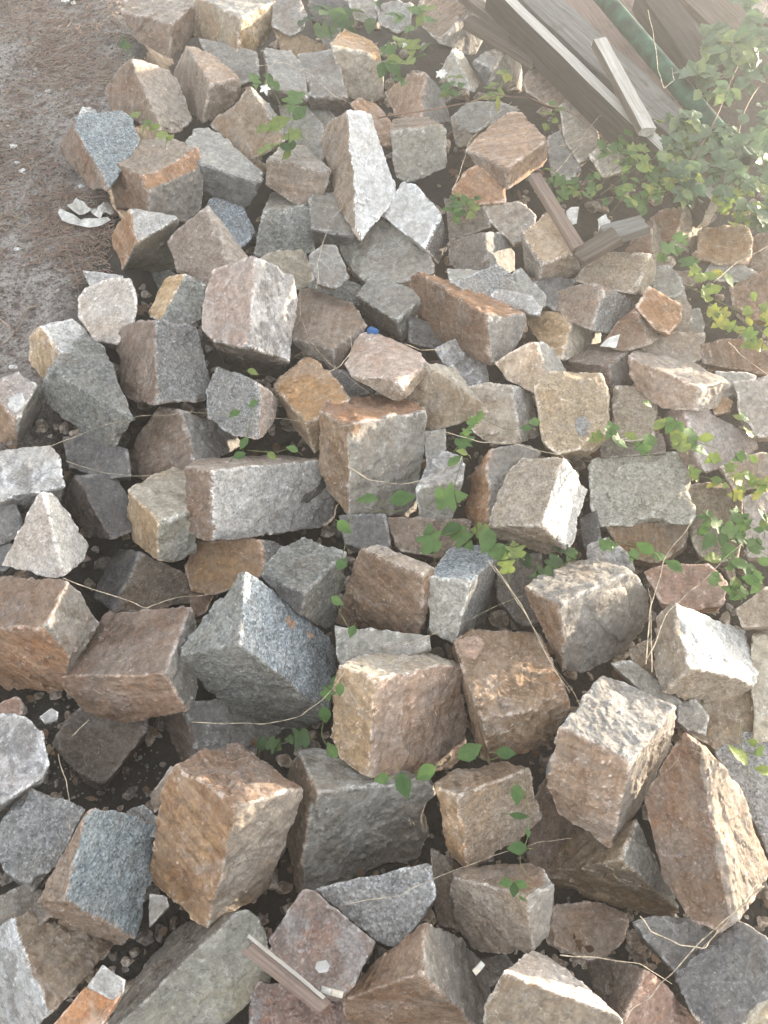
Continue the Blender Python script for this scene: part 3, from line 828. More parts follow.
-6|630,650 650,640 656,680 640,684|-|n|brown sliver of stone right of the large smooth grey stone
1|436,783 458,769 506,762 524,767 541,816 512,846 469,870 446,850|456,792 0 3 6|n p t|block with a diagonal banded beige front and tan left side
1|290,768 298,752 316,749 396,770 434,784 434,838 424,856 360,884 302,892 278,882|316,790 1 4 8|s s n|large grey veined block with a reddish bottom edge
4|178,768 205,754 238,744 262,766 302,789 290,830 270,886 240,908 208,927 151,884 164,812|241,806 0 4 8|n l o|large ochre orange block with a grey-brown top
3|38,902 60,862 88,809 122,811 158,826 158,855 150,900 134,941 112,944 66,926|63,905 0 2 7|p b p|blue speckled granite block in the lower left
-2|-4,836 14,808 32,790 62,806 84,812 58,862 34,890 2,866|-|g|grey speckled stone touching the lower left blue granite
0|-12,722 8,715 24,718 42,736 48,766 42,778 -12,814|-|m|white and dark blotched stone at the left edge, lower half
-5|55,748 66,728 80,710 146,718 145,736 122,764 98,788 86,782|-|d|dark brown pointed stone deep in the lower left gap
2|-14,628 -14,577 30,578 66,581 98,620 66,661 62,692 -14,690|42,629 0 3 5|n s t|tan banded block with grey right face cut by the left edge
3|61,679 88,640 112,610 194,607 200,660 199,690 188,714 140,722 94,723 66,692|166,676 0 3 6|n s t|wide tan block left of the large blue granite
-4|164,722 184,704 232,700 284,732 256,752 200,764 172,760|R 1 5|s n|grey and brown stone beneath the large blue granite
-6|152,795 170,768 178,770 165,805 155,812|-|n|brown sliver left of the large ochre block
1|108,1034 122,1000 176,930 240,911 258,924 274,962 266,984 212,1036|R 3 0|v d|large olive-grey slab at the bottom under the ochre block
0|-14,940 8,915 38,906 113,945 90,972 48,1018 10,1040 -14,1036|R 1 5|n m|pink and white chipped stone in the bottom left corner
1|270,948 290,918 306,893 318,896 374,945 366,962 348,998 310,992|-|D|blotchy reddish-brown block carrying a cigarette butt at its foot
-3|314,892 360,884 430,866 434,900 414,930 394,949 368,936|-|g|grainy grey-brown granite under the large veined grey block
1|344,1000 380,962 427,924 462,940 488,966 490,1000 476,1032 400,1044 352,1040|425,972 0 2 6|n s n|three faced stone with grey top holding a cigarette butt
1|451,880 470,868 528,864 553,884 545,938 532,953 474,951 458,930|527,898 0 3 5|n s p|beige fronted block with a small leafy shoot on top
-2|534,872 552,838 590,832 634,820 652,860 678,914 640,912 580,908 544,900|616,862 0 3 5|n s n|layered brown stone with a bluish right side left of the huge slab
-4|545,920 560,908 600,905 628,918 622,945 600,960 590,962 550,945|-|h|rounded pinkish stone tucked under the layered brown stone
-5|634,925 656,917 690,920 722,936 700,956 682,978 656,952|-|s|grey-brown stone under the foot of the huge brown slab
1|676,977 708,950 742,922 794,955 796,982 796,1040 720,1044 688,1006|R 4 6|l k|dark slate grey block in the bottom right corner
-1|588,964 610,958 644,970 672,994 706,1030 700,1046 612,1046 600,1000|R 2 6|h d|pinkish stone with dark left flank at the bottom right
2|486,1010 510,975 534,952 556,960 622,1018 620,1046 484,1046|R 1 4|q n|pale pinkish stone at the bottom edge, right of centre
0|252,1000 262,986 300,994 362,997 372,1020 368,1046 250,1046|-|D|dark reddish stone at the bottom edge below the splintered stick
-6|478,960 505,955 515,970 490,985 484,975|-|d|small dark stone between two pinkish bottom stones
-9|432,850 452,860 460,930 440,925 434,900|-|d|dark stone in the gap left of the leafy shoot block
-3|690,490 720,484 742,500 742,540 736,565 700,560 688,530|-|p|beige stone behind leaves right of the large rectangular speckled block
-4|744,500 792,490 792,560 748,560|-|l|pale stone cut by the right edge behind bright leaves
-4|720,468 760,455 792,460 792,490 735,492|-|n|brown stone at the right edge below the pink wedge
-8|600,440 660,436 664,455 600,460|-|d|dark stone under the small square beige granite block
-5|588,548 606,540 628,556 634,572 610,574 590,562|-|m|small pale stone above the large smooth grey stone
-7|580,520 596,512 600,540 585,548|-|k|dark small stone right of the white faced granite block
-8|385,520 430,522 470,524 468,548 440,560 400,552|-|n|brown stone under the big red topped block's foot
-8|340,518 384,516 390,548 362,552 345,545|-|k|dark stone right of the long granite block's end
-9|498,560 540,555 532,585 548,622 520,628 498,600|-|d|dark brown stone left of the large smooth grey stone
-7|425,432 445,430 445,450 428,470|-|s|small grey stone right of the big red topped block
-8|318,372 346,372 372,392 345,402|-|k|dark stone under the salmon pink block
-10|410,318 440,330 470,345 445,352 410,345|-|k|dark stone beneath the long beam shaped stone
-3|448,270 478,272 476,286 452,284|-|s|thin grey stone above the long beam shaped stone
-3|454,284 478,274 498,267 512,276 518,296 498,304 474,298|-|g|grey granite lump above the long beam shaped stone
-4|512,276 522,270 544,296 545,305 532,312 516,298|-|s|brownish grey pointed stone above the rusty tan block
-2|488,296 502,291 530,297 541,308 540,316 522,314|-|a|whitish elongated stone above the grey beam end
-5|534,282 560,278 575,280 566,290 556,312 546,304|-|k|dark grey stone left of the two faced granite brown block
-6|445,200 480,205 490,228 450,242|-|d|dark stone behind the small clover like leaves
-6|-10,708 16,698 22,704 20,716 -10,722|-|r|reddish fragment at the left edge under the banded block
-4|128,812 144,806 160,822 160,840 130,832|-|g|grey stone peeking out behind the lower left blue granite
-5|150,895 166,898 168,906 150,926|-|s|grey sliver right of the lower left blue granite
-5|715,-5 790,-10 790,30 745,18|-|l|pale flat stone in the top right corner behind vines
-6|528,880 536,800 556,770 600,800 620,850 580,880|-|n|brown stone deep between the banded block and the grey topped tan block
-7|268,900 285,840 310,860 300,905 280,915|-|n|brown stone wedged between the ochre block and the large veined block
-5|-12,930 0,900 30,885 60,905 40,928|-|d|dark brown stone behind the bottom left corner stone
'''
ROWS = [ln.split('|') for ln in STONES.strip().split('\n')]
PUSH = settle([(float(r[0]), r[1], r[2]) for r in ROWS])
for (lift, outl, inner, keys, label), push_ in zip(ROWS, PUSH):
    build_stone('stone_block', float(lift) - 100 * push_, outl, inner, keys, label, group='rough stone blocks of the heap')

# ------------------------------------------------------------------ chips, flakes and blots that belong to one stone
from mathutils.bvhtree import BVHTree
BY_LABEL = {o['label']: o for o in COL.objects if 'label' in o}
def patch(label, name, outline, key, thick):
    o = BY_LABEL[label]; me = o.data
    t = BVHTree.FromPolygons([v.co + o.location for v in me.vertices], [tuple(p.vertices) for p in me.polygons])
    q = np.array([[float(c) for c in a.split(',')] for a in outline.split()]); cen = q.mean(0)
    dense = []
    for i in range(len(q)):
        for f in (0, 0.33, 0.66):
            v = q[i] * (1 - f) + q[(i + 1) % len(q)] * f
            dense.append(v + np.array((rnd.gauss(0, 0.5), rnd.gauss(0, 0.5))))
    dense = np.array(dense); n = len(dense); P = []; Fc = []
    rings = (1.0, 0.93, 0.7, 0.45, 0.2)
    for ri, f in enumerate(rings):
        for v in dense:
            x = cen + (v - cen) * f; d = Vector(ray(x[0], x[1])).normalized()
            h = t.ray_cast(Vector(CAMP), d)
            if h[0] is None: h = t.find_nearest(Vector(at(x[0], x[1])))
            P.append(np.array(h[0]) + np.array(h[1]) * (-0.001 if ri == 0 else thick * (0.85 + 0.3 * rnd.random())))
    for k in range(len(rings) - 1):
        for i in range(n):
            j = (i + 1) % n; Fc.append((k * n + i, k * n + j, (k + 1) * n + j, (k + 1) * n + i))
    k = len(rings) - 1
    P.append(np.mean(P[k * n:], axis=0))
    for i in range(n): Fc.append((k * n + i, k * n + (i + 1) % n, len(P) - 1))
    P = np.array(P)
    ob = mesh_obj(name, P, Fc, [MT[key]], parent=o, origin=P.mean(0))
    return ob
patch('long pale granite block with a rusty left end', 'dark_blot', '299,505 304,495 312,491 322,484 326,470 331,470 329,484 318,496 308,503', 'k', 0.0006)
patch('brown block with a salmon chip at its upper left corner', 'salmon_chip', '457,641 466,637 479,635 486,643 481,652 474,661 464,657 459,649', 'i', 0.0025)
patch('large smooth grey stone with a raised flake on its face', 'raised_flake', '586,602 604,590 624,587 630,610 637,621 621,643 606,632 590,616', 's', 0.006)
patch('pink-grey square faced granite block with a dark patch', 'dark_blot', '576,418 586,415 591,424 588,436 578,437 575,428', 'g', 0.0006)
patch('large blue speckled granite block, biggest blue stone of the heap', 'salmon_chip', '284,620 288,614 297,624 292,629', 'i', 0.001)
patch('large blue speckled granite block, biggest blue stone of the heap', 'salmon_chip', '304,631 313,633 316,639 309,638', 'i', 0.001)
patch('pale chipped boulder at the left edge below the soil', 'white_chip', '8,398 22,392 26,402 18,414 8,408', 'w', 0.002)
patch('grey faceted block with a veined top near the centre', 'pale_vein', '376,300 384,292 392,288 394,291 386,297 380,303', 'l', 0.0008)

# ------------------------------------------------------------------ timber and pipe lying over the heap
def wood_mat(name, base, alt, knots=0.4, bump=0.6):
    b = NB(name)
    tc = b.n('ShaderNodeTexCoord'); oi = b.n('ShaderNodeObjectInfo')
    off = b.n('ShaderNodeCombineXYZ'); b.put(off.inputs[0], b.math('MULTIPLY', oi.outputs['Random'], 40.0)); b.put(off.inputs[1], b.math('MULTIPLY', oi.outputs['Random'], 17.0))
    p = b.vmath('ADD', tc.outputs['Object'], off.outputs[0])
    mp = b.n('ShaderNodeMapping'); b.put(mp.inputs['Vector'], p); mp.inputs['Scale'].default_value = (1.5, 45, 45)
    g = b.noise(mp.outputs[0], 3.0, 5, 0.65, 0.6)
    m2 = b.n('ShaderNodeMapping'); b.put(m2.inputs['Vector'], p); m2.inputs['Scale'].default_value = (3, 140, 140)
    g2 = b.noise(m2.outputs[0], 3.0, 3, 0.6)
    c = b.mix(b.ramp(g, 0.35, 0.65), base, alt)
    c = b.mix(0.6, c, b.hsv(c, 0.5, 1.0, b.ramp(g2, 0.3, 0.7, 0.7, 1.3)))
    st = b.noise(p, 14, 4, 0.7)
    c = b.mix(b.math('MULTIPLY', b.ramp(st, 0.52, 0.66), knots), c, (0.09, 0.075, 0.06))
    h = b.math('ADD', g, b.math('MULTIPLY', g2, 0.5))
    return b.out(c, 0.85, b.bump(h, bump, 0.004), 0.2)
WD_GREY = wood_mat('weathered_grey_wood', (0.17, 0.16, 0.145), (0.25, 0.24, 0.22))
WD_PALE_LIT = wood_mat('pale_lit_wood', (0.42, 0.39, 0.35), (0.52, 0.5, 0.46), 0.2)  # sunlit timber edges put into the wood colour
WD_BROWN = wood_mat('old_brown_wood', (0.11, 0.088, 0.07), (0.17, 0.14, 0.115))
WD_DARK_SHADED = wood_mat('dark_brown_shaded_wood', (0.05, 0.042, 0.035), (0.085, 0.072, 0.06))  # also the beam's side, its shade put into the colour
WD_PINK = wood_mat('reddish_brown_wood', (0.2, 0.145, 0.12), (0.27, 0.205, 0.17))

def hexa(name, A, B, u, t, mats, label, cat, group=None, nseg=28, warp=0.002, worn=0.0, mat_side=None, parent=None):
    """a sawn timber from A to B, u = full width vector, t = full thickness vector (away from the viewer); A,B on the near top edge"""
    A, B, u, t = (np.asarray(v, float) for v in (A, B, u, t))
    L = np.linalg.norm(B - A); ax = (B - A) / L
    ring = []
    nu, nt_ = 5, 3
    for i in range(nu): ring.append((i / nu, 0.0))
    for i in range(nt_): ring.append((1.0, i / nt_))
    for i in range(nu): ring.append((1 - i / nu, 1.0))
    for i in range(nt_): ring.append((0.0, 1 - i / nt_))
    ring = np.array(ring); nr = len(ring)
    V = []
    s0 = rnd.random() * 50
    for i in range(nseg + 1):
        f = i / nseg
        c = A + (B - A) * f
        for a, b_ in ring:
            V.append(c + u * a + t * b_)
    V = np.array(V)
    nz = np.stack([fbm(V * np.array((7, 7, 7)) + s0 + 40 * k, 70 + k, 3) for k in range(3)], 1)
    V = V + nz * warp
    # ragged ends
    ends = np.zeros(len(V)); ends[:nr] = -1; ends[-nr:] = 1
    V = V + ax[None, :] * (ends * fbm(V * 60 + s0, 5, 2) * 0.008)[:, None]
    faces, mi = [], []
    for i in range(nseg):
        for j in range(nr):
            k = (j + 1) % nr
            faces.append((i * nr + j, i * nr + k, (i + 1) * nr + k, (i + 1) * nr + j))
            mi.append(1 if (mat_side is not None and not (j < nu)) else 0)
    faces.append(tuple(range(nr - 1, -1, -1))); faces.append(tuple(range(nseg * nr, nseg * nr + nr)))
    mi += [0, 0]
    # object axes along the grain
    ex = ax; ez = np.cross(ex, u); ez /= np.linalg.norm(ez); ey = np.cross(ez, ex)
    M = np.stack([ex, ey, ez], 1)
    org = (A + B) / 2
    Lc = (V - org) @ M
    me = bpy.data.meshes.new(name)
    me.from_pydata([tuple(map(float, v)) for v in Lc], [], faces)
    ms = [mats] + ([mat_side] if mat_side is not None else [])
    for m in ms: me.materials.append(m)
    for pgi, m in enumerate(mi): me.polygons[pgi].material_index = m
    bm = bmesh.new(); bm.from_mesh(me); bmesh.ops.recalc_face_normals(bm, faces=bm.faces); bm.to_mesh(me); bm.free()
    o = bpy.data.objects.new(name, me); COL.objects.link(o)
    mw = Matrix(((M[0][0], M[0][1], M[0][2], org[0]), (M[1][0], M[1][1], M[1][2], org[1]), (M[2][0], M[2][1], M[2][2], org[2]), (0, 0, 0, 1)))
    o.matrix_world = mw
    bev = o.modifiers.new('bevel', 'BEVEL'); bev.width = 0.0015; bev.segments = 1; bev.limit_method = 'ANGLE'
    if label: tag(o, label, cat, group)
    return o

def timber(name, a, b, c, up_a, up_b, thick, mat, label, cat='board', mat_side=None, tilt=0.0, warp=0.002):
    """a, b: ends of the near edge in the picture, c: picture point across the board from a; up = height over the heap surface"""
    A, B, Cc = at(*a, up_a), at(*b, up_b), at(*c, up_a + tilt)
    ax = (B - A) / np.linalg.norm(B - A)
    u = Cc - A; u -= ax * np.dot(u, ax)
    t = np.cross(ax, u); t /= np.linalg.norm(t)
    if np.dot(t, A - CAMP) < 0: t = -t
    return hexa(name, A, B, u, t * thick, mat, label, cat, 'old timber on the heap', mat_side=mat_side, warp=warp)

timber('plank', (547, -14), (722, 142), (516, -6), 0.06, 0.035, 0.03, WD_GREY, 'wide weathered grey plank beside the long pale edged beam', warp=0.003)
timber('beam', (489, -14), (712, 202), (497, -19), 0.10, 0.045, 0.075, WD_PALE_LIT, 'long beam with a bright pale edge slanting across the top right', cat='beam', mat_side=WD_DARK_SHADED)
timber('batten', (606, 37), (656, 128), (594, 41), 0.105, 0.09, 0.02, WD_PALE_LIT, 'short pale batten lying across the wide grey plank', mat_side=WD_BROWN)
timber('board', (650, -14), (740, 98), (560, 2), -0.02, -0.03, 0.02, WD_PINK, 'reddish brown board behind the green pipe')
timber('beam', (668, -14), (742, 84), (640, -6), 0.035, 0.025, 0.05, WD_DARK_SHADED, 'dark brown beam at the top right behind the vine leaves', cat='beam')
timber('board', (722, -14), (800, 60), (676, -10), 0.0, 0.0, 0.02, WD_BROWN, 'brown board in the top right corner under creeper leaves')
timber('board', (470, -10), (523, 32), (464, -3), 0.05, 0.035, 0.02, WD_BROWN, 'thin brown board left of the long pale edged beam')
timber('board', (474, 14), (545, 58), (470, 24), 0.03, 0.02, 0.02, WD_BROWN, 'second thin board under the beam, lower of two')
timber('batten', (541, 172), (584, 243), (532, 177), 0.05, 0.045, 0.018, WD_PINK, 'narrow reddish batten fallen between two tan blocks')
timber('board', (600, 226), (640, 214), (606, 240), 0.045, 0.05, 0.02, WD_GREY, 'small grey board end lying under the leafy sprigs')
timber('board', (572, 249), (612, 226), (588, 258), 0.035, 0.055, 0.02, WD_BROWN, 'short broken board with a pale end above the pinkish beige block')

def tube_geo(pts, rad, sides=8, closed_ends=True):
    pts = np.asarray(pts, float); n = len(pts)
    rad = np.broadcast_to(np.asarray(rad, float), (n,))
    T = np.gradient(pts, axis=0); T /= np.linalg.norm(T, axis=1)[:, None] + 1e-9
    ref = np.array((0.13, 0.31, 0.94)); V = []
    for i in range(n):
        a = np.cross(T[i], ref); a /= np.linalg.norm(a) + 1e-9; b_ = np.cross(T[i], a)
        for k in range(sides):
            th = 2 * math.pi * k / sides
            V.append(pts[i] + rad[i] * (a * math.cos(th) + b_ * math.sin(th)))
    Fc = []
    for i in range(n - 1):
        for k in range(sides):
            j = (k + 1) % sides
            Fc.append((i * sides + k, i * sides + j, (i + 1) * sides + j, (i + 1) * sides + k))
    if closed_ends:
        Fc.append(tuple(range(sides - 1, -1, -1))); Fc.append(tuple(range((n - 1) * sides, n * sides)))
    return np.array(V), Fc

def smooth_line(pts, per=8):
    pts = np.asarray(pts, float)
    if len(pts) < 3:
        t = np.linspace(0, 1, per + 1)[:, None]; return pts[0] * (1 - t) + pts[1] * t
    P = np.vstack([2 * pts[0] - pts[1], pts, 2 * pts[-1] - pts[-2]]); out = []
    for i in range(1, len(P) - 2):
        for k in range(per):
            t = k / per
            out.append(0.5 * ((2 * P[i]) + (-P[i-1] + P[i+1]) * t + (2*P[i-1] - 5*P[i] + 4*P[i+1] - P[i+2]) * t*t + (-P[i-1] + 3*P[i] - 3*P[i+1] + P[i+2]) * t**3))
    out.append(pts[-1]); return np.array(out)

def simple_mat(name, col, rough=0.6, var=0.2, scale=40, bump=0.0, spec=0.4):
    b = NB(name); tc = b.n('ShaderNodeTexCoord'); p = tc.outputs['Object']
    n = b.noise(p, scale, 4, 0.65)
    c = b.mix(0.9, col, b.hsv(col, 0.5, 1.0, b.ramp(n, 0.3, 0.7, 1 - var * 2, 1 + var * 2)))
    return b.out(c, rough, b.bump(n, bump, 0.003) if bump else None, spec)
PIPE = simple_mat('green_plastic', (0.02, 0.075, 0.045), 0.6, 0.4, 18)
a0, a1 = at(594, -14, 0.07), at(744, 163, 0.03)
pv, pf = tube_geo(np.linspace(a0, a1, 24), 0.021, 20, False)
iv, if_ = tube_geo(np.linspace(a0, a1, 24), 0.018, 20, False)
nb_ = len(pv)
fc = pf + [tuple(i + nb_ for i in f[::-1]) for f in if_]
for e in (0, 23):
    for k in range(20):
        j = (k + 1) % 20
        fc.append((e * 20 + k, e * 20 + j, nb_ + e * 20 + j, nb_ + e * 20 + k) if e == 0 else (e * 20 + j, e * 20 + k, nb_ + e * 20 + k, nb_ + e * 20 + j))
tag(mesh_obj('pipe', np.vstack([pv, iv]), fc, [PIPE]), 'dark green plastic pipe slanting behind the wide grey plank', 'pipe')

# ------------------------------------------------------------------ living plants
def leaf_mat(name, cols, yellow=0.0):
    b = NB(name); geo = b.n('ShaderNodeNewGeometry'); tc = b.n('ShaderNodeTexCoord')
    r = geo.outputs['Random Per Island']
    c = b.mix(b.ramp(r, 0.0, 1.0), cols[0], cols[1])
    r2 = b.math('FRACT', b.math('MULTIPLY', r, 9.7))
    c = b.mix(b.math('MULTIPLY', b.ramp(r2, 0.8, 0.9), 0.7), c, cols[2])
    n = b.noise(tc.outputs['Object'], 90, 3, 0.6)
    c = b.mix(0.5, c, b.hsv(c, 0.5, 1.0, b.ramp(n, 0.3, 0.7, 0.7, 1.3)))
    return b.out(c, 0.5, b.bump(n, 0.3, 0.003), 0.4, b.hsv(c, 0.49, 1.15, 1.5))
LF_GREEN = leaf_mat('green_leaf', ((0.06, 0.125, 0.035), (0.115, 0.2, 0.06), (0.22, 0.26, 0.07)))
LF_YEL = leaf_mat('yellow_green_leaf', ((0.12, 0.19, 0.05), (0.23, 0.28, 0.07), (0.33, 0.31, 0.07)))  # sunlight put into the colour of lit clumps; some weeds simply yellow-green
LF_GREY = leaf_mat('dull_green_leaf', ((0.07, 0.125, 0.07), (0.13, 0.19, 0.11), (0.21, 0.26, 0.11)))
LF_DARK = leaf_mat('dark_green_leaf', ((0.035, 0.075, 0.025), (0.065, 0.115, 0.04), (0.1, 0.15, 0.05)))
CANE = simple_mat('red_brown_cane', (0.2, 0.12, 0.08), 0.6, 0.25)
STEM = simple_mat('green_stem', (0.14, 0.16, 0.06), 0.6, 0.25)
STRAW = simple_mat('dry_straw', (0.5, 0.42, 0.31), 0.7, 0.3, 60)
TWIG = simple_mat('dry_twig', (0.3, 0.22, 0.165), 0.8, 0.3, 60)
FLOWER = simple_mat('white_petal', (0.75, 0.75, 0.68), 0.6, 0.1)

def leaf_shape(kind):
    """outline of half a leaf (along, across), tip at 1"""
    if kind == 'oval':
        h = [(0, 0), (0.06, 0.12), (0.14, 0.2), (0.2, 0.22), (0.26, 0.29), (0.33, 0.28), (0.4, 0.33), (0.47, 0.3), (0.55, 0.31), (0.62, 0.25), (0.7, 0.23), (0.78, 0.15), (0.86, 0.11), (1.0, 0)]
    elif kind == 'lobed':
        h = [(0, 0), (-0.1, 0.13), (-0.06, 0.3), (0.08, 0.42), (0.2, 0.36), (0.28, 0.26), (0.36, 0.37), (0.5, 0.5), (0.58, 0.36), (0.56, 0.2), (0.7, 0.22), (0.8, 0.13), (0.9, 0.08), (1.0, 0)]
    else:
        h = [(0, 0), (0.1, 0.06), (0.25, 0.13), (0.4, 0.17), (0.55, 0.17), (0.7, 0.13), (0.85, 0.07), (1.0, 0)]
    return np.array(h)
LS = {k: leaf_shape(k) for k in ('oval', 'lobed', 'narrow')}

def add_leaf(V, Fc, base, along, normal, size, kind):
    h = LS[kind]; along = along / np.linalg.norm(along)
    side = np.cross(normal, along); side /= np.linalg.norm(side) + 1e-9
    nrm = np.cross(along, side)
    k0 = len(V); m = len(h); fold = rnd.uniform(0.1, 0.45); curl = rnd.uniform(-0.1, 0.35)
    for a, w in h: V.append(base + size * (along * a - nrm * curl * a * a))
    for s in (1, -1):
        for a, w in h[1:-1]:
            V.append(base + size * (along * a + side * s * w + nrm * (fold * w - curl * a * a + rnd.uniform(-0.03, 0.03))))
    def mid(i): return k0 + i
    def ed(s, i):
        if i == 0: return k0
        if i == m - 1: return k0 + m - 1
        return k0 + m + (0 if s > 0 else m - 2) + i - 1
    for s in (1, -1):
        for i in range(m - 1):
            q = [mid(i), mid(i + 1), ed(s, i + 1), ed(s, i)]
            q = [x for n_, x in enumerate(q) if x not in q[:n_]]
            if len(q) > 2: Fc.append(tuple(q if s > 0 else q[::-1]))

def leaf_dir(up=0.9):
    a = rnd.uniform(0, 2 * math.pi)
    n = PN * up + (-VIEW) * 0.5 + np.array([rnd.gauss(0, 0.35) for _ in range(3)]); n /= np.linalg.norm(n)
    d = np.array((math.cos(a), math.sin(a) * 0.8, -0.15 + 0.25 * math.sin(a)))
    d -= n * np.dot(d, n); d /= np.linalg.norm(d)
    return d, n

PLN = 0
def plant(name, label, cat, leaves, stems, up, mat, kinds=('oval',), compound=0.0, flowers=(), stem_mat=None, stem_r=0.0006, group='green shoots among the stones'):
    """leaves: (x, y, length in picture units); stems: lists of picture points"""
    V, Fc = [], []; SV, SF = [], []
    pts0 = []
    for (x, y, s) in leaves:
        u = up + rnd.uniform(-0.012, 0.02)
        p = at(x, y, u); dep = plane_depth(x, y, u); L = s * dep / F
        d, n = leaf_dir()
        kd = rnd.choice(kinds)
        base = p - d * L * 0.5
        pts0.append(base)
        if rnd.random() < compound:
            m3 = 5 if 'five' in kinds else 3
            kd = 'oval'
            for q in range(m3):
                an = (q - (m3 - 1) / 2) * (0.75 if m3 == 5 else 1.05) + rnd.uniform(-0.15, 0.15)
                sd = np.cross(n, d); dd = d * math.cos(an) + sd * math.sin(an)
                nn = n + np.array([rnd.gauss(0, 0.15) for _ in range(3)]); nn /= np.linalg.norm(nn)
                add_leaf(V, Fc, base + dd * L * 0.06, dd, nn, L * (0.78 if abs(an) > 0.4 else 0.95), kd)
        else:
            if kd == 'five': kd = 'oval'
            add_leaf(V, Fc, base, d, n, L, kd)
        # the stalk
        q = base - d * L * 0.35 - PN * L * 0.35
        v, f = tube_geo(smooth_line([base, (base + q) / 2 + PN * 0.002, q], 3), 0.0006, 4)
        k0 = len(SV); SV.extend(v); SF.extend([tuple(i + k0 for i in ff) for ff in f])
    for st in stems:
        pp = [at(x, y, up - 0.012 + rnd.uniform(-0.006, 0.012)) for (x, y) in st]
        v, f = tube_geo(smooth_line(pp, 7), stem_r, 5)
        k0 = len(SV); SV.extend(v); SF.extend([tuple(i + k0 for i in ff) for ff in f])
    allv = np.array(V + SV); org = np.array((allv[:, 0].mean(), allv[:, 1].mean(), allv[:, 2].min()))
    e = empty(name, org)
    tag(e, label, cat, group)
    if V: mesh_obj('foliage', np.array(V), Fc, [mat], parent=e)
    if SV: mesh_obj('stem', np.array(SV), SF, [stem_mat or STEM], parent=e)
    for (x, y, s) in flowers:
        p = at(x, y, up + 0.01); L = s * plane_depth(x, y) / F; FV, FF = [], []
        for q in range(5):
            an = q * 2 * math.pi / 5; d = RIGHT * math.cos(an) + UPV * math.sin(an)
            add_leaf(FV, FF, p, d, -VIEW * 0.8 + PN * 0.5 + d * 0.3, L * 0.55, 'oval')
        mesh_obj('flower', np.array(FV), FF, [FLOWER], parent=e)
    return e

def scatter(poly, n, smin, smax):
    poly = np.array(poly, float); lo, hi = poly.min(0), poly.max(0); out = []
    while len(out) < n:
        x, y = rnd.uniform(lo[0], hi[0]), rnd.uniform(lo[1], hi[1])
        c = False; j = len(poly) - 1
        for i in range(len(poly)):
            if (poly[i, 1] > y) != (poly[j, 1] > y) and x < (poly[j, 0] - poly[i, 0]) * (y - poly[i, 1]) / (poly[j, 1] - poly[i, 1]) + poly[i, 0]: c = not c
            j = i
        if c: out.append((x, y, rnd.uniform(smin, smax)))
    return out

B_ = ('oval', 'lobed')
plant('bramble', 'leafy bramble hanging over stones at the top centre', 'bramble', [(395,14,20),(415,12,20),(428,8,18),(400,40,18),(412,48,20),(425,46,17),(392,70,24),(405,62,18),(420,56,14),(386,50,18),(398,80,16),(432,20,14),(409,30,14)], [[(412,-8),(408,25),(402,55),(396,90)],[(405,40),(420,40),(434,50)]], 0.03, LF_GREEN, B_, 0.25, [(440,74,9),(405,45,6)])
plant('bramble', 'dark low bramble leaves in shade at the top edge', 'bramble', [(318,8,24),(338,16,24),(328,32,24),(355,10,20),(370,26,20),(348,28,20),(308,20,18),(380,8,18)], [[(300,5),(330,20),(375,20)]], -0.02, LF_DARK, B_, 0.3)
plant('bramble', 'bramble sprig with a white flower between brown stones', 'bramble', [(255,82,16),(269,84,15),(293,103,26),(280,125,28),(272,148,24),(290,136,20),(263,128,18),(300,112,20),(285,148,16)], [[(268,80),(280,105),(284,130),(276,152)],[(280,105),(296,104)]], 0.03, LF_GREEN, B_, 0.3, [(265,89,11)])
plant('weed', 'bright yellow-green weed behind the broad tan block', 'weed', [(136,115,17),(146,126,17),(162,136,20),(154,127,14),(170,137,12)], [[(130,108),(146,124),(172,138)]], 0.025, LF_YEL, ('oval',))
plant('bramble', 'small bramble shoot beside the pale wedge shaped stone', 'bramble', [(445,86,15),(453,93,15),(461,86,13),(443,96,12),(456,78,12)], [[(443,72),(450,85),(456,98)]], 0.02, LF_GREEN, B_, 0.3, [(443,73,9)])
plant('weed', 'yellow-green tuft in front of the grey faceted stone', 'weed', [(491,95,16),(500,92,15),(505,78,13),(498,103,14),(489,88,13),(507,72,10),(494,84,12)], [[(508,68),(503,85),(494,108)]], 0.025, LF_YEL, ('oval', 'narrow'), 0.2)
plant('weed', 'pale green tuft beside the big tan sunlit block', 'weed', [(548,112,16),(556,120,16),(546,126,14),(560,109,12),(552,103,12)], [[(563,100),(553,115),(546,132)]], 0.025, LF_YEL, ('oval', 'narrow'), 0.2)
plant('clover', 'small clover like leaves left of the small tan stone', 'weed', [(455,205,14),(465,200,14),(475,208,14),(460,214,14),(470,216,13),(452,198,12),(447,210,12),(478,198,12)], [[(450,196),(464,206),(478,214)]], 0.0, LF_GREEN, ('oval',), 0.3)
plant('weed', 'green weed around the top of the fallen reddish batten', 'weed', [(556,180,17),(570,182,17),(562,196,17),(550,171,13),(575,192,14),(547,188,14),(590,178,14)], [[(548,170),(562,182),(576,196)]], 0.0, LF_GREEN, B_, 0.2)
plant('vine', 'leafy mixed vine below the end of the pale edged beam', 'vine', scatter([(590,165),(640,120),(690,150),(700,190),(640,210),(585,215)], 46, 9, 17) + scatter([(640,120),(690,115),(725,150),(715,190),(660,170)], 26, 10, 18) + scatter([(600,130),(640,150),(610,190),(585,185)], 10, 10, 16), [[(590,200),(620,165),(660,150),(695,165)],[(610,215),(640,180),(680,190)]], 0.045, LF_GREEN, B_, 0.3)
plant('vine', 'sunny yellow-green shoots in front of the pale edged beam', 'vine', scatter([(598,165),(640,150),(700,120),(705,190),(640,205),(600,195)], 26, 8, 15), [[(600,195),(650,160),(700,150)]], 0.07, LF_YEL, ('lobed', 'narrow', 'oval'), 0.2)
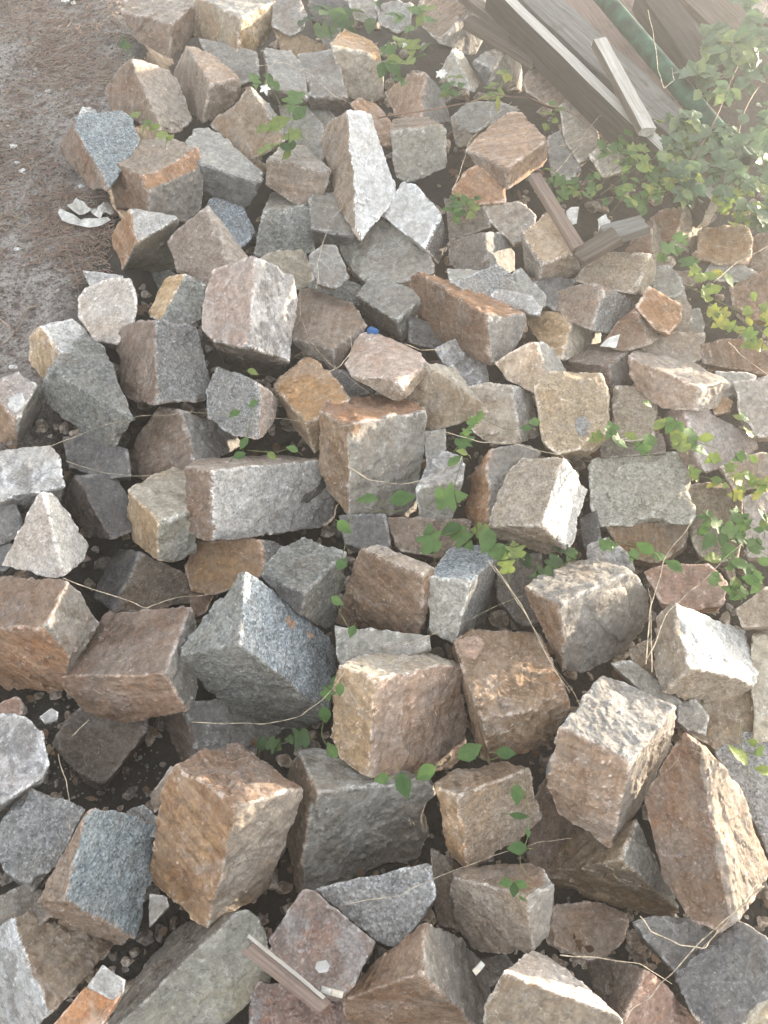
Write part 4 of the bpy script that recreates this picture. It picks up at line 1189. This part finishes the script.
plant('creeper', 'large dull green creeper covering the top right', 'creeper', scatter([(690,70),(735,0),(790,-10),(790,235),(720,205),(672,150)], 120, 12, 25) + scatter([(645,150),(690,120),(720,200),(690,205)], 24, 12, 20) , [[(768,0),(740,60),(715,120),(690,165)],[(780,60),(745,110),(730,190)],[(700,80),(725,75),(722,40)]], 0.07, LF_GREY, ('oval', 'oval', 'lobed', 'five'), 0.3, stem_mat=CANE, stem_r=0.0016)
plant('creeper', 'five fingered creeper leaf spread over the dark brown beam', 'creeper', [(690,72,34),(732,40,36),(745,55,36),(722,30,26)], [[(745,20),(738,45),(700,75)]], 0.08, LF_GREY, ('five',), 1.0)
plant('vine', 'sunlit yellow leaves near the right edge above the brown blocks', 'vine', scatter([(708,200),(730,185),(775,190),(780,228),(722,226)], 24, 9, 17), [[(705,215),(740,205),(775,200)]], 0.06, LF_YEL, B_, 0.3)
plant('vine', 'broad vine leaves hanging beside the block with rough sunlit face', 'vine', [(674,250,24),(690,265,22),(682,240,16),(664,258,12)], [[(700,225),(684,246),(668,262)]], 0.04, LF_GREEN, ('lobed',))
plant('vine', 'vine trailing over tan blocks at the right edge', 'vine', scatter([(690,262),(720,268),(775,310),(780,360),(735,345),(700,310)], 30, 10, 19), [[(775,345),(745,315),(715,300),(685,285)],[(735,312),(755,335)]], 0.035, LF_YEL, B_, 0.15)
plant('vine', 'vine leaves lying on the pink and pale granite wedge', 'vine', [(672,428,18),(692,436,30),(660,424,16),(678,446,20),(705,438,16),(738,458,13),(742,415,14),(748,430,14)], [[(655,420),(680,435),(720,450)]], 0.045, LF_GREEN, B_, 0.2)
plant('vine', 'leaves at the foot of the small square beige granite', 'vine', [(610,432,18),(622,441,20),(650,438,22),(640,446,18),(648,404,13),(595,438,14),(632,436,14)], [[(590,440),(620,440),(655,436)]], 0.025, LF_GREEN, B_, 0.2)
plant('vine', 'yellow leaves right of the rectangular speckled block', 'vine', scatter([(690,462),(720,455),(778,458),(780,500),(720,500),(692,490)], 18, 9, 17), [[(690,475),(730,480),(780,478)]], 0.045, LF_YEL, B_, 0.2)
plant('vine', 'green vine draped over stones at the right edge, halfway down', 'vine', scatter([(692,510),(740,500),(780,500),(780,600),(735,600),(700,560)], 30, 11, 22), [[(690,500),(725,530),(775,560)],[(725,530),(735,590)]], 0.035, LF_GREEN, B_, 0.25)
plant('sapling', 'leafy shoot left of the curved grey stone', 'weed', [(455,461,18),(467,441,20),(453,497,30),(474,420,13),(468,431,14),(462,452,13)], [[(470,420),(466,445),(456,480),(450,505)]], 0.015, LF_GREEN, B_)
plant('vine', 'row of green leaves below the white faced granite block', 'vine', [(430,536,30),(450,530,24),(465,541,24),(486,541,30),(501,552,28),(515,548,22),(506,562,20),(478,530,18)], [[(425,540),(465,532),(505,548),(525,560)]], 0.0, LF_GREEN, B_)
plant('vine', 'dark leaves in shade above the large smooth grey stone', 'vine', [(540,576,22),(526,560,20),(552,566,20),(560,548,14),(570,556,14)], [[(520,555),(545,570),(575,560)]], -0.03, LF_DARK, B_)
plant('weed', 'two slim leaves on the face of the big red topped block', 'weed', [(366,498,24),(403,499,27)], [[(362,508),(385,512),(405,510)]], 0.02, LF_GREEN, ('oval',))
plant('vine', 'thin vine climbing between the dark banded and olive-brown blocks', 'vine', [(344,527,19),(342,563,19),(337,601,15),(352,632,14)], [[(352,515),(342,560),(336,600),(352,634)]], 0.02, LF_GREEN, ('oval',), 0.1)
plant('vine', 'vine in the gap left of the large pinkish brown block', 'vine', [(337,681,18),(325,716,20),(332,750,18),(329,690,16),(340,690,14)], [[(336,678),(326,712),(322,735),(332,752)]], 0.0, LF_GREEN, ('lobed', 'oval'))
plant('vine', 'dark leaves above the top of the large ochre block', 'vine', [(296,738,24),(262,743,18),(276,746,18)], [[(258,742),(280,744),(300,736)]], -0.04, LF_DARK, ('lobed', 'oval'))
plant('vine', 'leaves sprouting along the top of the large grey veined block', 'vine', [(381,779,18),(404,786,26),(425,773,25)], [[(375,776),(402,776),(430,770)]], 0.03, LF_GREEN, ('oval',))
plant('vine', 'two leaves between the pinkish brown and salmon chipped blocks', 'vine', [(470,751,28),(506,753,20)], [[(464,745),(486,760),(510,752)]], 0.0, LF_GREEN, ('oval',))
plant('weed', 'slender shoot climbing the diagonal banded beige front', 'weed', [(517,795,21),(519,816,21),(517,848,20),(528,833,9)], [[(524,768),(527,800),(528,835),(520,860),(530,880)]], 0.045, LF_GREEN, ('narrow', 'oval'))
plant('weed', 'small leafy shoot on top of the beige fronted block', 'weed', [(505,883,15),(514,890,15),(521,884,13),(523,897,10)], [[(500,885),(513,888),(524,898)]], 0.03, LF_GREEN, ('oval',))
plant('vine', 'vine leaf and yellow bits at the right edge, lower half', 'vine', [(738,754,26),(761,751,18),(763,770,16),(752,742,12)], [[(728,752),(745,752),(770,756)],[(740,720),(742,752)]], 0.02, LF_YEL, ('lobed', 'oval'))
plant('weed', 'tiny leaves in the gap above the long pale granite block', 'weed', [(244,444,15),(240,455,14),(254,404,15),(234,414,14),(292,449,13),(253,372,12),(272,456,12)], [[(250,368),(254,400),(246,440),(240,458)],[(246,450),(275,452),(294,446)]], 0.0, LF_GREEN, ('oval',))
plant('vine', 'leaves between the rectangular speckled block and pinkish stone', 'vine', [(610,545,18),(645,548,20),(660,556,16),(673,566,20),(633,556,14)], [[(605,540),(640,548),(675,568)]], 0.0, LF_GREEN, B_)
plant('weed', 'few leaves left of the pink-grey square faced block', 'weed', [(534,422,14),(526,428,12),(480,416,12)], [[(478,416),(510,430),(536,420)]], 0.02, LF_GREEN, ('oval',))
plant('weed', 'small green tuft on the soil near the top stone', 'weed', [(124,38,10),(126,46,11),(122,44,10),(128,50,8)], [[(122,36),(126,52)]], -0.06, LF_GREEN, ('oval', 'narrow'))

# ------------------------------------------------------------------ dry stems and canes
def strand(label, pts, up=0.035, r=0.00038, mat=STRAW, name='straw', cat='dry straw', ground=False):
    pp = [(on_ground(x, y) + PN * (0.004 + rnd.uniform(0, 0.008))) if ground else at(x, y, up + rnd.uniform(-0.008, 0.008)) for x, y in pts]
    kk = [pp[0]]
    for a_, b2 in zip(pp[:-1], pp[1:]):
        l_ = np.linalg.norm(b2 - a_)
        for t_ in (0.35, 0.7): kk.append(a_ + (b2 - a_) * t_ + nrs.normal(0, 0.014, 3) * l_)
        kk.append(b2)
    ln = smooth_line(kk, 4)
    v, f = tube_geo(ln, np.linspace(r * 1.15, r * 0.5, len(ln)) * (1 + 0.2 * nrs.normal(0, 1, len(ln)).clip(-1, 1)), 6)
    tag(mesh_obj(name, v, f, [mat]), label, cat, 'dry stems and canes over the stones')
strand('long straw arching over the dark green tilted block', [(-5,453),(50,446),(75,437),(105,425),(140,416),(185,412),(225,415),(300,421)], 0.075)
strand('thin dry stem under the dark green block, over dark stones', [(66,461),(105,473),(140,476),(178,472),(215,462)], 0.0)
strand('fine thread from the white triangular stone to the wide tan block', [(63,578),(95,590),(145,608),(165,601),(212,594)], 0.03, 0.0006)
strand('long dry stem winding around the large blue granite block', [(192,722),(262,724),(300,716),(322,700),(348,668),(390,648),(440,632),(480,614),(522,596)], 0.05)
strand('dry stem leaning left of the large smooth grey stone', [(488,560),(510,590),(530,622),(553,665),(580,705),(602,735)], 0.05)
strand('second thin stem beside the large smooth grey stone', [(494,566),(522,606),(546,654),(570,692)], 0.055, 0.0007)
strand('straw lying across the grainy granite towards the banded front', [(345,905),(400,895),(440,876),(490,857),(540,842),(572,838)], 0.045)
strand('red-brown bramble cane crossing the stones at the top right', [(378,118),(430,110),(470,102),(500,95),(530,98),(570,113),(605,138)], 0.04, 0.0018, CANE, 'bramble_cane', 'cane')
strand('pale looping stem above the pair of grey slabs', [(264,92),(268,70),(280,53),(292,56),(305,78),(312,108)], 0.04)
strand('dry stem lying over the right grey slab', [(258,66),(285,63),(310,74),(335,96),(352,104)], 0.03, 0.0007)
strand('long curved straw left of the salmon pink block', [(300,292),(301,318),(310,340),(328,362),(352,380),(374,397)], 0.04)
strand('short straw crossing in front of the brownish dented block', [(322,376),(340,366),(352,350),(350,330)], 0.03, 0.0007)
strand('pale stem on the small greenish cube', [(316,288),(320,255),(330,222),(342,208)], 0.04, 0.0007)
strand('thin stem rising past the pinkish stone on the right', [(646,664),(650,610),(664,560),(692,520)], 0.06, 0.0008)
strand('slanting stem in front of the pale speckled topped block', [(645,662),(668,612),(700,584),(742,544)], 0.06, 0.0007)
strand('straight stem beside the pale speckled topped block', [(652,672),(651,600),(648,588)], 0.05, 0.0007)
strand('curved grass stem over the gap at the bottom right', [(560,955),(600,958),(640,964),(672,984)], 0.02, 0.0007)
strand('long grass stalk from the huge slab to the bottom edge', [(764,886),(735,912),(700,942),(660,984),(625,1022)], 0.04, 0.0008)
strand('wiry stem under the foot of the huge brown slab', [(640,916),(652,932),(680,945),(705,948),(718,930)], 0.02, 0.0007)
strand('forked grass stalk on the dark slate block', [(757,884),(742,905),(725,925),(700,950)], 0.05, 0.0006)
strand('twisting twig under the end of the pale edged beam', [(548,150),(580,140),(600,116),(622,118),(640,145)], 0.03, 0.001)
strand('pale twig branching over the upright flat stone', [(556,172),(575,150),(592,136),(612,150),(640,158)], 0.03, 0.001)
strand('hanging thin stem over the beam and the pipe', [(648,10),(654,40),(658,70),(664,88),(674,80),(672,68)], 0.13, 0.0009)
strand('stem running down in front of the big tan sunlit block', [(452,190),(462,165),(470,140),(490,120),(512,102)], 0.05, 0.0007)
strand('loose stem between the salmon block and brown wedge', [(405,344),(420,350),(440,350),(452,346)], 0.03, 0.0008)
strand('dry stem along the foot of the whitish grey weathered stone', [(430,436),(445,432),(480,442),(520,445),(560,455),(570,462)], 0.03, 0.0007)
strand('thread running down the big red topped block', [(346,466),(370,480),(400,484),(430,480),(460,462)], 0.04, 0.0006)
strand('curved twig lying on the soil beneath the brown top block', [(112,66),(104,54),(106,44),(116,34),(118,58)], 0, 0.0013, TWIG, 'dry_twig', 'twig', True)
strand('forked twig on the soil at the left edge', [(-6,315),(6,325),(15,334),(8,344),(-6,352)], 0, 0.002, TWIG, 'dry_twig', 'twig', True)
strand('bent twig on the soil right of the forked one', [(18,334),(22,320),(30,310),(40,308)], 0, 0.0018, TWIG, 'dry_twig', 'twig', True)
strand('long thin stick running down the soil to the pink boulder', [(68,250),(78,280),(80,305),(86,330)], 0, 0.001, TWIG, 'dry_twig', 'twig', True)
strand('short pale stick on the soil at the upper left edge', [(-4,44),(5,40),(12,36)], 0, 0.0016, STRAW, 'dry_twig', 'twig', True)
strand('dry stem over the dark gap at the lower left', [(58,754),(66,780),(70,808),(70,830)], -0.03, 0.0006)
strand('straw end in the dark gap below the wide tan block', [(72,736),(80,728),(89,720)], 0.0, 0.0007)
strand('straight straw at the right edge over the vine leaves', [(714,282),(735,264),(768,246)], 0.06, 0.0009)
strand('arching stalk right of the sloping slab', [(728,342),(745,358),(770,376)], 0.05, 0.0008)

# ------------------------------------------------------------------ litter
WHITE = simple_mat('white_paper', (0.6, 0.58, 0.54), 0.8, 0.15, 60)
DARKP = simple_mat('dark_print', (0.03, 0.025, 0.02), 0.7, 0.2)
CREAM = simple_mat('cream_filter_paper', (0.66, 0.6, 0.5), 0.7, 0.1)
ASH = simple_mat('grey_ash', (0.12, 0.11, 0.1), 0.9, 0.2)
BLUE = simple_mat('blue_plastic', (0.03, 0.13, 0.35), 0.4, 0.1)
def sheet(name, outline, lift, mat, label, cat, ground=False, crumple=0.004, thick=0.0012, parent=None, mats=None, group=None):
    o = np.array([[float(c) for c in q.split(',')] for q in outline.split()]); cen = o.mean(0)
    top = []
    rings = [1.0, 0.66, 0.33]
    n = 0
    P = []
    dense = []
    for i in range(len(o)):
        for t in (0, 0.5): dense.append(o[i] * (1 - t) + o[(i + 1) % len(o)] * t)
    dense = np.array(dense); n = len(dense)
    for r in rings:
        for q in dense: P.append(cen + (q - cen) * r)
    P.append(cen)
    W3 = np.array([(on_ground(x, y) + PN * lift) if ground else at(x, y, lift) for x, y in P])
    W3 = W3 + PN * (fbm(W3 * 55, 3, 2) * crumple)[:, None]
    V = np.vstack([W3, W3 - PN * thick]); m = len(W3); Fc = []
    for k in range(2):
        for i in range(n):
            j = (i + 1) % n
            Fc.append((k * n + i, k * n + j, (k + 1) * n + j, (k + 1) * n + i))
    for i in range(n): Fc.append((2 * n + i, 2 * n + (i + 1) % n, 3 * n))
    bot = [tuple(v + m for v in f[::-1]) for f in Fc]
    for i in range(n):
        j = (i + 1) % n; bot.append((i, m + i, m + j, j))
    ob = mesh_obj(name, V, Fc + bot, [mat], parent=parent, smooth=False)
    if label: tag(ob, label, cat, group)
    return ob
wr = empty('wrapper', on_ground(88, 220)); tag(wr, 'torn white and black wrapper lying on the soil', 'wrapper')
sheet('white_rim', '60,217 62,213 66,216 70,221 83,226 98,227 110,223 113,226 99,232 80,231 64,225', 0.014, WHITE, None, None, True, 0.004, parent=wr)
sheet('white_fold', '72,217 80,208 87,211 94,216 92,219 82,222', 0.024, WHITE, None, None, True, 0.012, parent=wr)
sheet('white_fold', '92,215 98,212 106,213 110,219 102,223 95,220', 0.021, WHITE, None, None, True, 0.012, parent=wr)
sheet('white_fold', '104,213 111,212 117,217 113,224 107,221', 0.022, WHITE, None, None, True, 0.01, parent=wr)
sheet('dark_inside', '64,216 74,214 90,218 104,219 110,222 99,226 83,225 70,220', 0.013, DARKP, None, None, True, 0.003, parent=wr)
def butt(label, a, b, c, up):
    A, B, Cc = at(*a, up), at(*b, up), at(*c, up)
    e = empty('cigarette_butt', (A + Cc) / 2 - PN * 0.004); tag(e, label, 'cigarette butt', 'cigarette butts')
    for nm, p, q, m, r in (('paper', A, B, WHITE, 0.0037), ('filter', B, Cc, CREAM, 0.0038)):
        pts = np.linspace(p, q, 6); v, f = tube_geo(pts, r * np.array([0.97, 1, 0.95, 1.03, 1, 0.97]), 12)
        mesh_obj(nm, v, f, [m], parent=e)
    v, f = tube_geo(np.linspace(A - (B - A) * 0.08, A, 3), [0.0022, 0.003, 0.0034], 10); mesh_obj('ash', v, f, [ASH], parent=e)
    return e
butt('white cigarette butt at the foot of the blotchy reddish block', (321,989), (331,992), (343,995), 0.012)
butt('cigarette butt lying on the grey topped three faced stone', (483,963), (479,968), (474,973), 0.02)
GUM = simple_mat('dried_gum', (0.45, 0.44, 0.42), 0.8, 0.1)
sheet('gum', '317,962 326,960 330,966 327,972 319,973 315,968', 0.035, GUM, 'flat grey-white spot of gum on the blotchy reddish block', 'gum', crumple=0.001, thick=0.003)
sheet('paper_scrap', '600,346 608,338 620,334 616,348', 0.03, WHITE, 'cream triangular paper scrap above the grainy topped block', 'paper scrap', crumple=0.001)
sheet('paper_scrap', '566,212 572,205 579,207 577,222 569,226', 0.02, WHITE, 'crumpled white scrap right of the narrow reddish batten', 'paper scrap', crumple=0.006)
sheet('paper_scrap', '598,218 606,213 611,220 607,232 599,230', 0.03, WHITE, 'white scrap under leaves above the small grey board end', 'paper scrap', crumple=0.006)
stick = timber('splintered_stick', (251, 937), (327, 999), (242, 952), 0.055, 0.035, 0.009, WD_PINK, 'splintered reddish stick with one white edge', cat='stick')
edge = timber('white_edge', (252, 935.5), (328, 998), (250.5, 938.5), 0.057, 0.037, 0.009, WD_PALE_LIT, None, cat=None)
bpy.context.view_layer.update()
edge.parent = stick; edge.matrix_parent_inverse = stick.matrix_world.inverted()
for k_ in ('category', 'group'):
    if k_ in edge: del edge[k_]
bv, bf = tube_geo(np.linspace(at(368,330,-0.06), at(377,334,-0.06), 8), [0.005,0.009,0.01,0.009,0.01,0.01,0.009,0.009], 14)
tag(mesh_obj('bottle_cap', bv, bf, [BLUE]), 'blue plastic bottle cap stuck behind the salmon pink block', 'bottle cap')
br = build_stone('brick', 3, '48,1036 86,990 112,999 122,993 96,1036 88,1046', 'R 0 2' if False else '-', 'K', 'broken red brick with grey mortar on its end in the bottom left', cat='brick', rough=0.5)
mo = build_stone('mortar', 3.3, '88,988 104,967 124,981 123,993 112,1000', '-', 'j', None, rough=0.7)
mo.location = mo.location - br.location; mo.parent = br
for outl, mk, lb in (('41,717 51,710 57,713 56,720 46,723', 'w', 'white angular chip on dark soil at the lower left'),):
    build_stone('stone_chip', -9, outl, '-', mk, lb, cat='stone chip', group='loose white chips on the soil', rough=0.6)
for x, y, w, lb in ((89, 114, 9, 'white chip on the soil above the bluish topped stone'), (66, 2, 4.5, 'white pebble on the soil at the top edge, larger of two'), (73.5, 3.5, 3, 'tiny white pebble on the soil at the top edge'), (14, 147, 4, 'white chip on the soil at the left edge above a smaller one'),
                    (17, 163, 3, 'tiny white chip on the soil near the left edge'), (49, 92, 3.5, 'pale chip on the soil midway to the slanting split block'), (24, 172, 5, 'flat pale pebble on the soil at the left edge'), (82, 187, 3.5, 'small pale chip at the foot of the bluish topped stone'), (14, 368, 5, 'grey chip on the soil above the pale chipped boulder'), (17, 250, 4, 'pinkish pebble on the soil left of the wrapper')):
    p = on_ground(x, y); dep = plane_depth(x, y); r = w * dep / F
    d, q = cube_sphere(9)
    sv_ = d * np.array((1.0, 0.75, 0.5)) * r; sv_ = sv_ * (1 + 0.28 * fbm(d * 1.7 + x, 3, 3))[:, None]
    tag(mesh_obj('stone_chip', sv_ + p + PN * r * 0.25, q, [MT['w' if w < 9 else 'a']]), lb, 'stone chip', 'loose white chips on the soil')

# ------------------------------------------------------------------ needles, bits and gravel on the soil (nobody could count them)
SOILP = [(-20,-20),(132,-20),(120,20),(138,50),(125,75),(108,85),(95,110),(62,125),(52,150),(75,190),(108,195),(118,215),(108,250),(112,275),(82,285),(70,318),(34,325),(28,360),(-20,385)]
def needle_mat():
    b = NB('pine_needle'); geo = b.n('ShaderNodeNewGeometry'); r = geo.outputs['Random Per Island']
    c = b.mix(r, (0.24, 0.155, 0.12), (0.42, 0.31, 0.25))
    r2 = b.math('FRACT', b.math('MULTIPLY', r, 17.3))
    c = b.mix(b.ramp(r2, 0.8, 0.85), c, (0.42, 0.35, 0.27))
    return b.out(c, 0.8, None, 0.2)
V, Fc = [], []
ND = scatter(SOILP, 9500, 6, 17); NP = on_ground_many(ND)
for (x, y, s), p_ in zip(ND, NP):
    d_ = fbm(np.array([[x / 60.0, y / 60.0, 0.3]]), 41, 2)[0]
    band = 0.35 * math.exp(-((x - 55 - 0.12 * y) / 45) ** 2) if y < 150 else (-0.1 if y < 190 else (0.1 if y < 235 else -0.28))
    if rnd.random() > 0.36 + d_ * 0.7 + 0.6 * band: continue
    p = p_ + PN * rnd.uniform(0.001, 0.007); L = s * plane_depth(x, y) / F
    a = rnd.gauss(0.4, 1.1); dr = RIGHT * math.cos(a) + np.array((0, math.cos(R(SLOPE)), math.sin(R(SLOPE)))) * math.sin(a) + PN * rnd.gauss(0, 0.1)
    sd = np.cross(dr, PN); sd /= np.linalg.norm(sd)
    w = rnd.uniform(0.0006, 0.0013); bend = sd * rnd.gauss(0, 0.12) * L
    k0 = len(V)
    for t in (0, 0.5, 1.0):
        c = p + dr * (t - 0.5) * L + bend * (t * (1 - t)) * 4
        V += [c + sd * w, c + PN * w, c - sd * w]
    for i in (0, 3):
        Fc += [(k0 + i, k0 + i + 1, k0 + i + 4, k0 + i + 3), (k0 + i + 1, k0 + i + 2, k0 + i + 5, k0 + i + 4), (k0 + i + 2, k0 + i, k0 + i + 3, k0 + i + 5)]
tag(mesh_obj('pine_needles', np.array(V), Fc, [needle_mat()], origin=np.array(on_ground(50, 150))), 'brown fallen pine needles strewn over the soil', 'pine needles', kind='stuff')
b = NB('soil_gravel'); geo = b.n('ShaderNodeNewGeometry'); r = geo.outputs['Random Per Island']
GR = b.out(b.mix(b.math('POWER', r, 1.6), (0.13, 0.11, 0.095), (0.45, 0.42, 0.38)), 0.9, None, 0.2)
d6, q6 = cube_sphere(2); V, Fc = [], []
GV = scatter(SOILP, 3800, 0.4, 1.5) + scatter([(-10,700),(60,690),(90,730),(160,740),(170,800),(60,800)], 260, 0.5, 2.2); GP = on_ground_many(GV)
for (x, y, s), p in zip(GV, GP):
    r = s * plane_depth(x, y) / F * (2.0 if rnd.random() < 0.03 else 1.0)
    k0 = len(V)
    V.extend(list(p + PN * r * 0.3 + d6 * r * np.array((rnd.uniform(.7, 1.3), rnd.uniform(.7, 1.3), rnd.uniform(.5, .9)))))
    Fc.extend([tuple(int(i) + k0 for i in f) for f in q6])
tag(mesh_obj('gravel', np.array(V), Fc, [GR], smooth=False, origin=np.array(on_ground(50, 150))), 'fine pale grit scattered through the grey soil', 'gravel', kind='stuff')

# broken bits, grit and dead leaves that have fallen between the blocks (nobody could count them)
HEAPP = [(190,30),(300,-10),(480,-10),(620,140),(790,200),(790,1040),(-20,1040),(-20,450),(50,420),(110,330),(160,250),(150,190),(170,110)]
RB = scatter(HEAPP, 3000, 2.5, 12); RP = on_ground_many(RB)
d7, q7 = cube_sphere(5); V, Fc, MI = [], [], []
for (x, y, s), p in zip(RB, RP):
    s = 2.2 + (s - 2.5) ** 2 / 14.0
    r = s * plane_depth(x, y) / F
    pl = np.array([[rnd.gauss(0, 1) for _ in range(3)] for _ in range(8)]); pl /= np.linalg.norm(pl, axis=1)[:, None]
    dn = d7 @ pl.T; t = np.where(dn > 0.1, np.array([rnd.uniform(0.55, 1.0) for _ in range(8)])[None, :] / np.maximum(dn, 0.1), 1.7).min(1)
    v = d7 * np.minimum(t, 1.7)[:, None] * r * np.array((rnd.uniform(.7, 1.3), rnd.uniform(.7, 1.3), rnd.uniform(.5, 1.0)))
    k0 = len(V); V.extend(list(v + p + PN * r * rnd.uniform(0.0, 0.6)))
    Fc.append(q7 + k0); MI += [rnd.randrange(5)] * len(q7)
tag(mesh_obj('rubble', np.array(V), np.concatenate(Fc), [MT[k] for k in 'dndnp'], smooth=False, origin=np.array(on_ground(380, 500)), mat_idx=MI), 'small broken stone bits filling the gaps between the blocks', 'rubble', kind='stuff')
DEAD = leaf_mat('dead_leaf', ((0.14, 0.085, 0.05), (0.25, 0.165, 0.1), (0.32, 0.25, 0.16)))
V, Fc = [], []
DL = scatter(HEAPP, 420, 7, 18); DP = on_ground_many(DL)
for (x, y, s), p in zip(DL, DP):
    d, n = leaf_dir(); add_leaf(V, Fc, p + PN * rnd.uniform(0.012, 0.04), d, n, s * plane_depth(x, y) / F, rnd.choice(('oval', 'oval', 'lobed', 'narrow')))
tag(mesh_obj('dead_leaves', np.array(V), Fc, [DEAD], origin=np.array(on_ground(380, 500))), 'dry brown leaves fallen into the gaps between the blocks', 'dead leaves', kind='stuff')
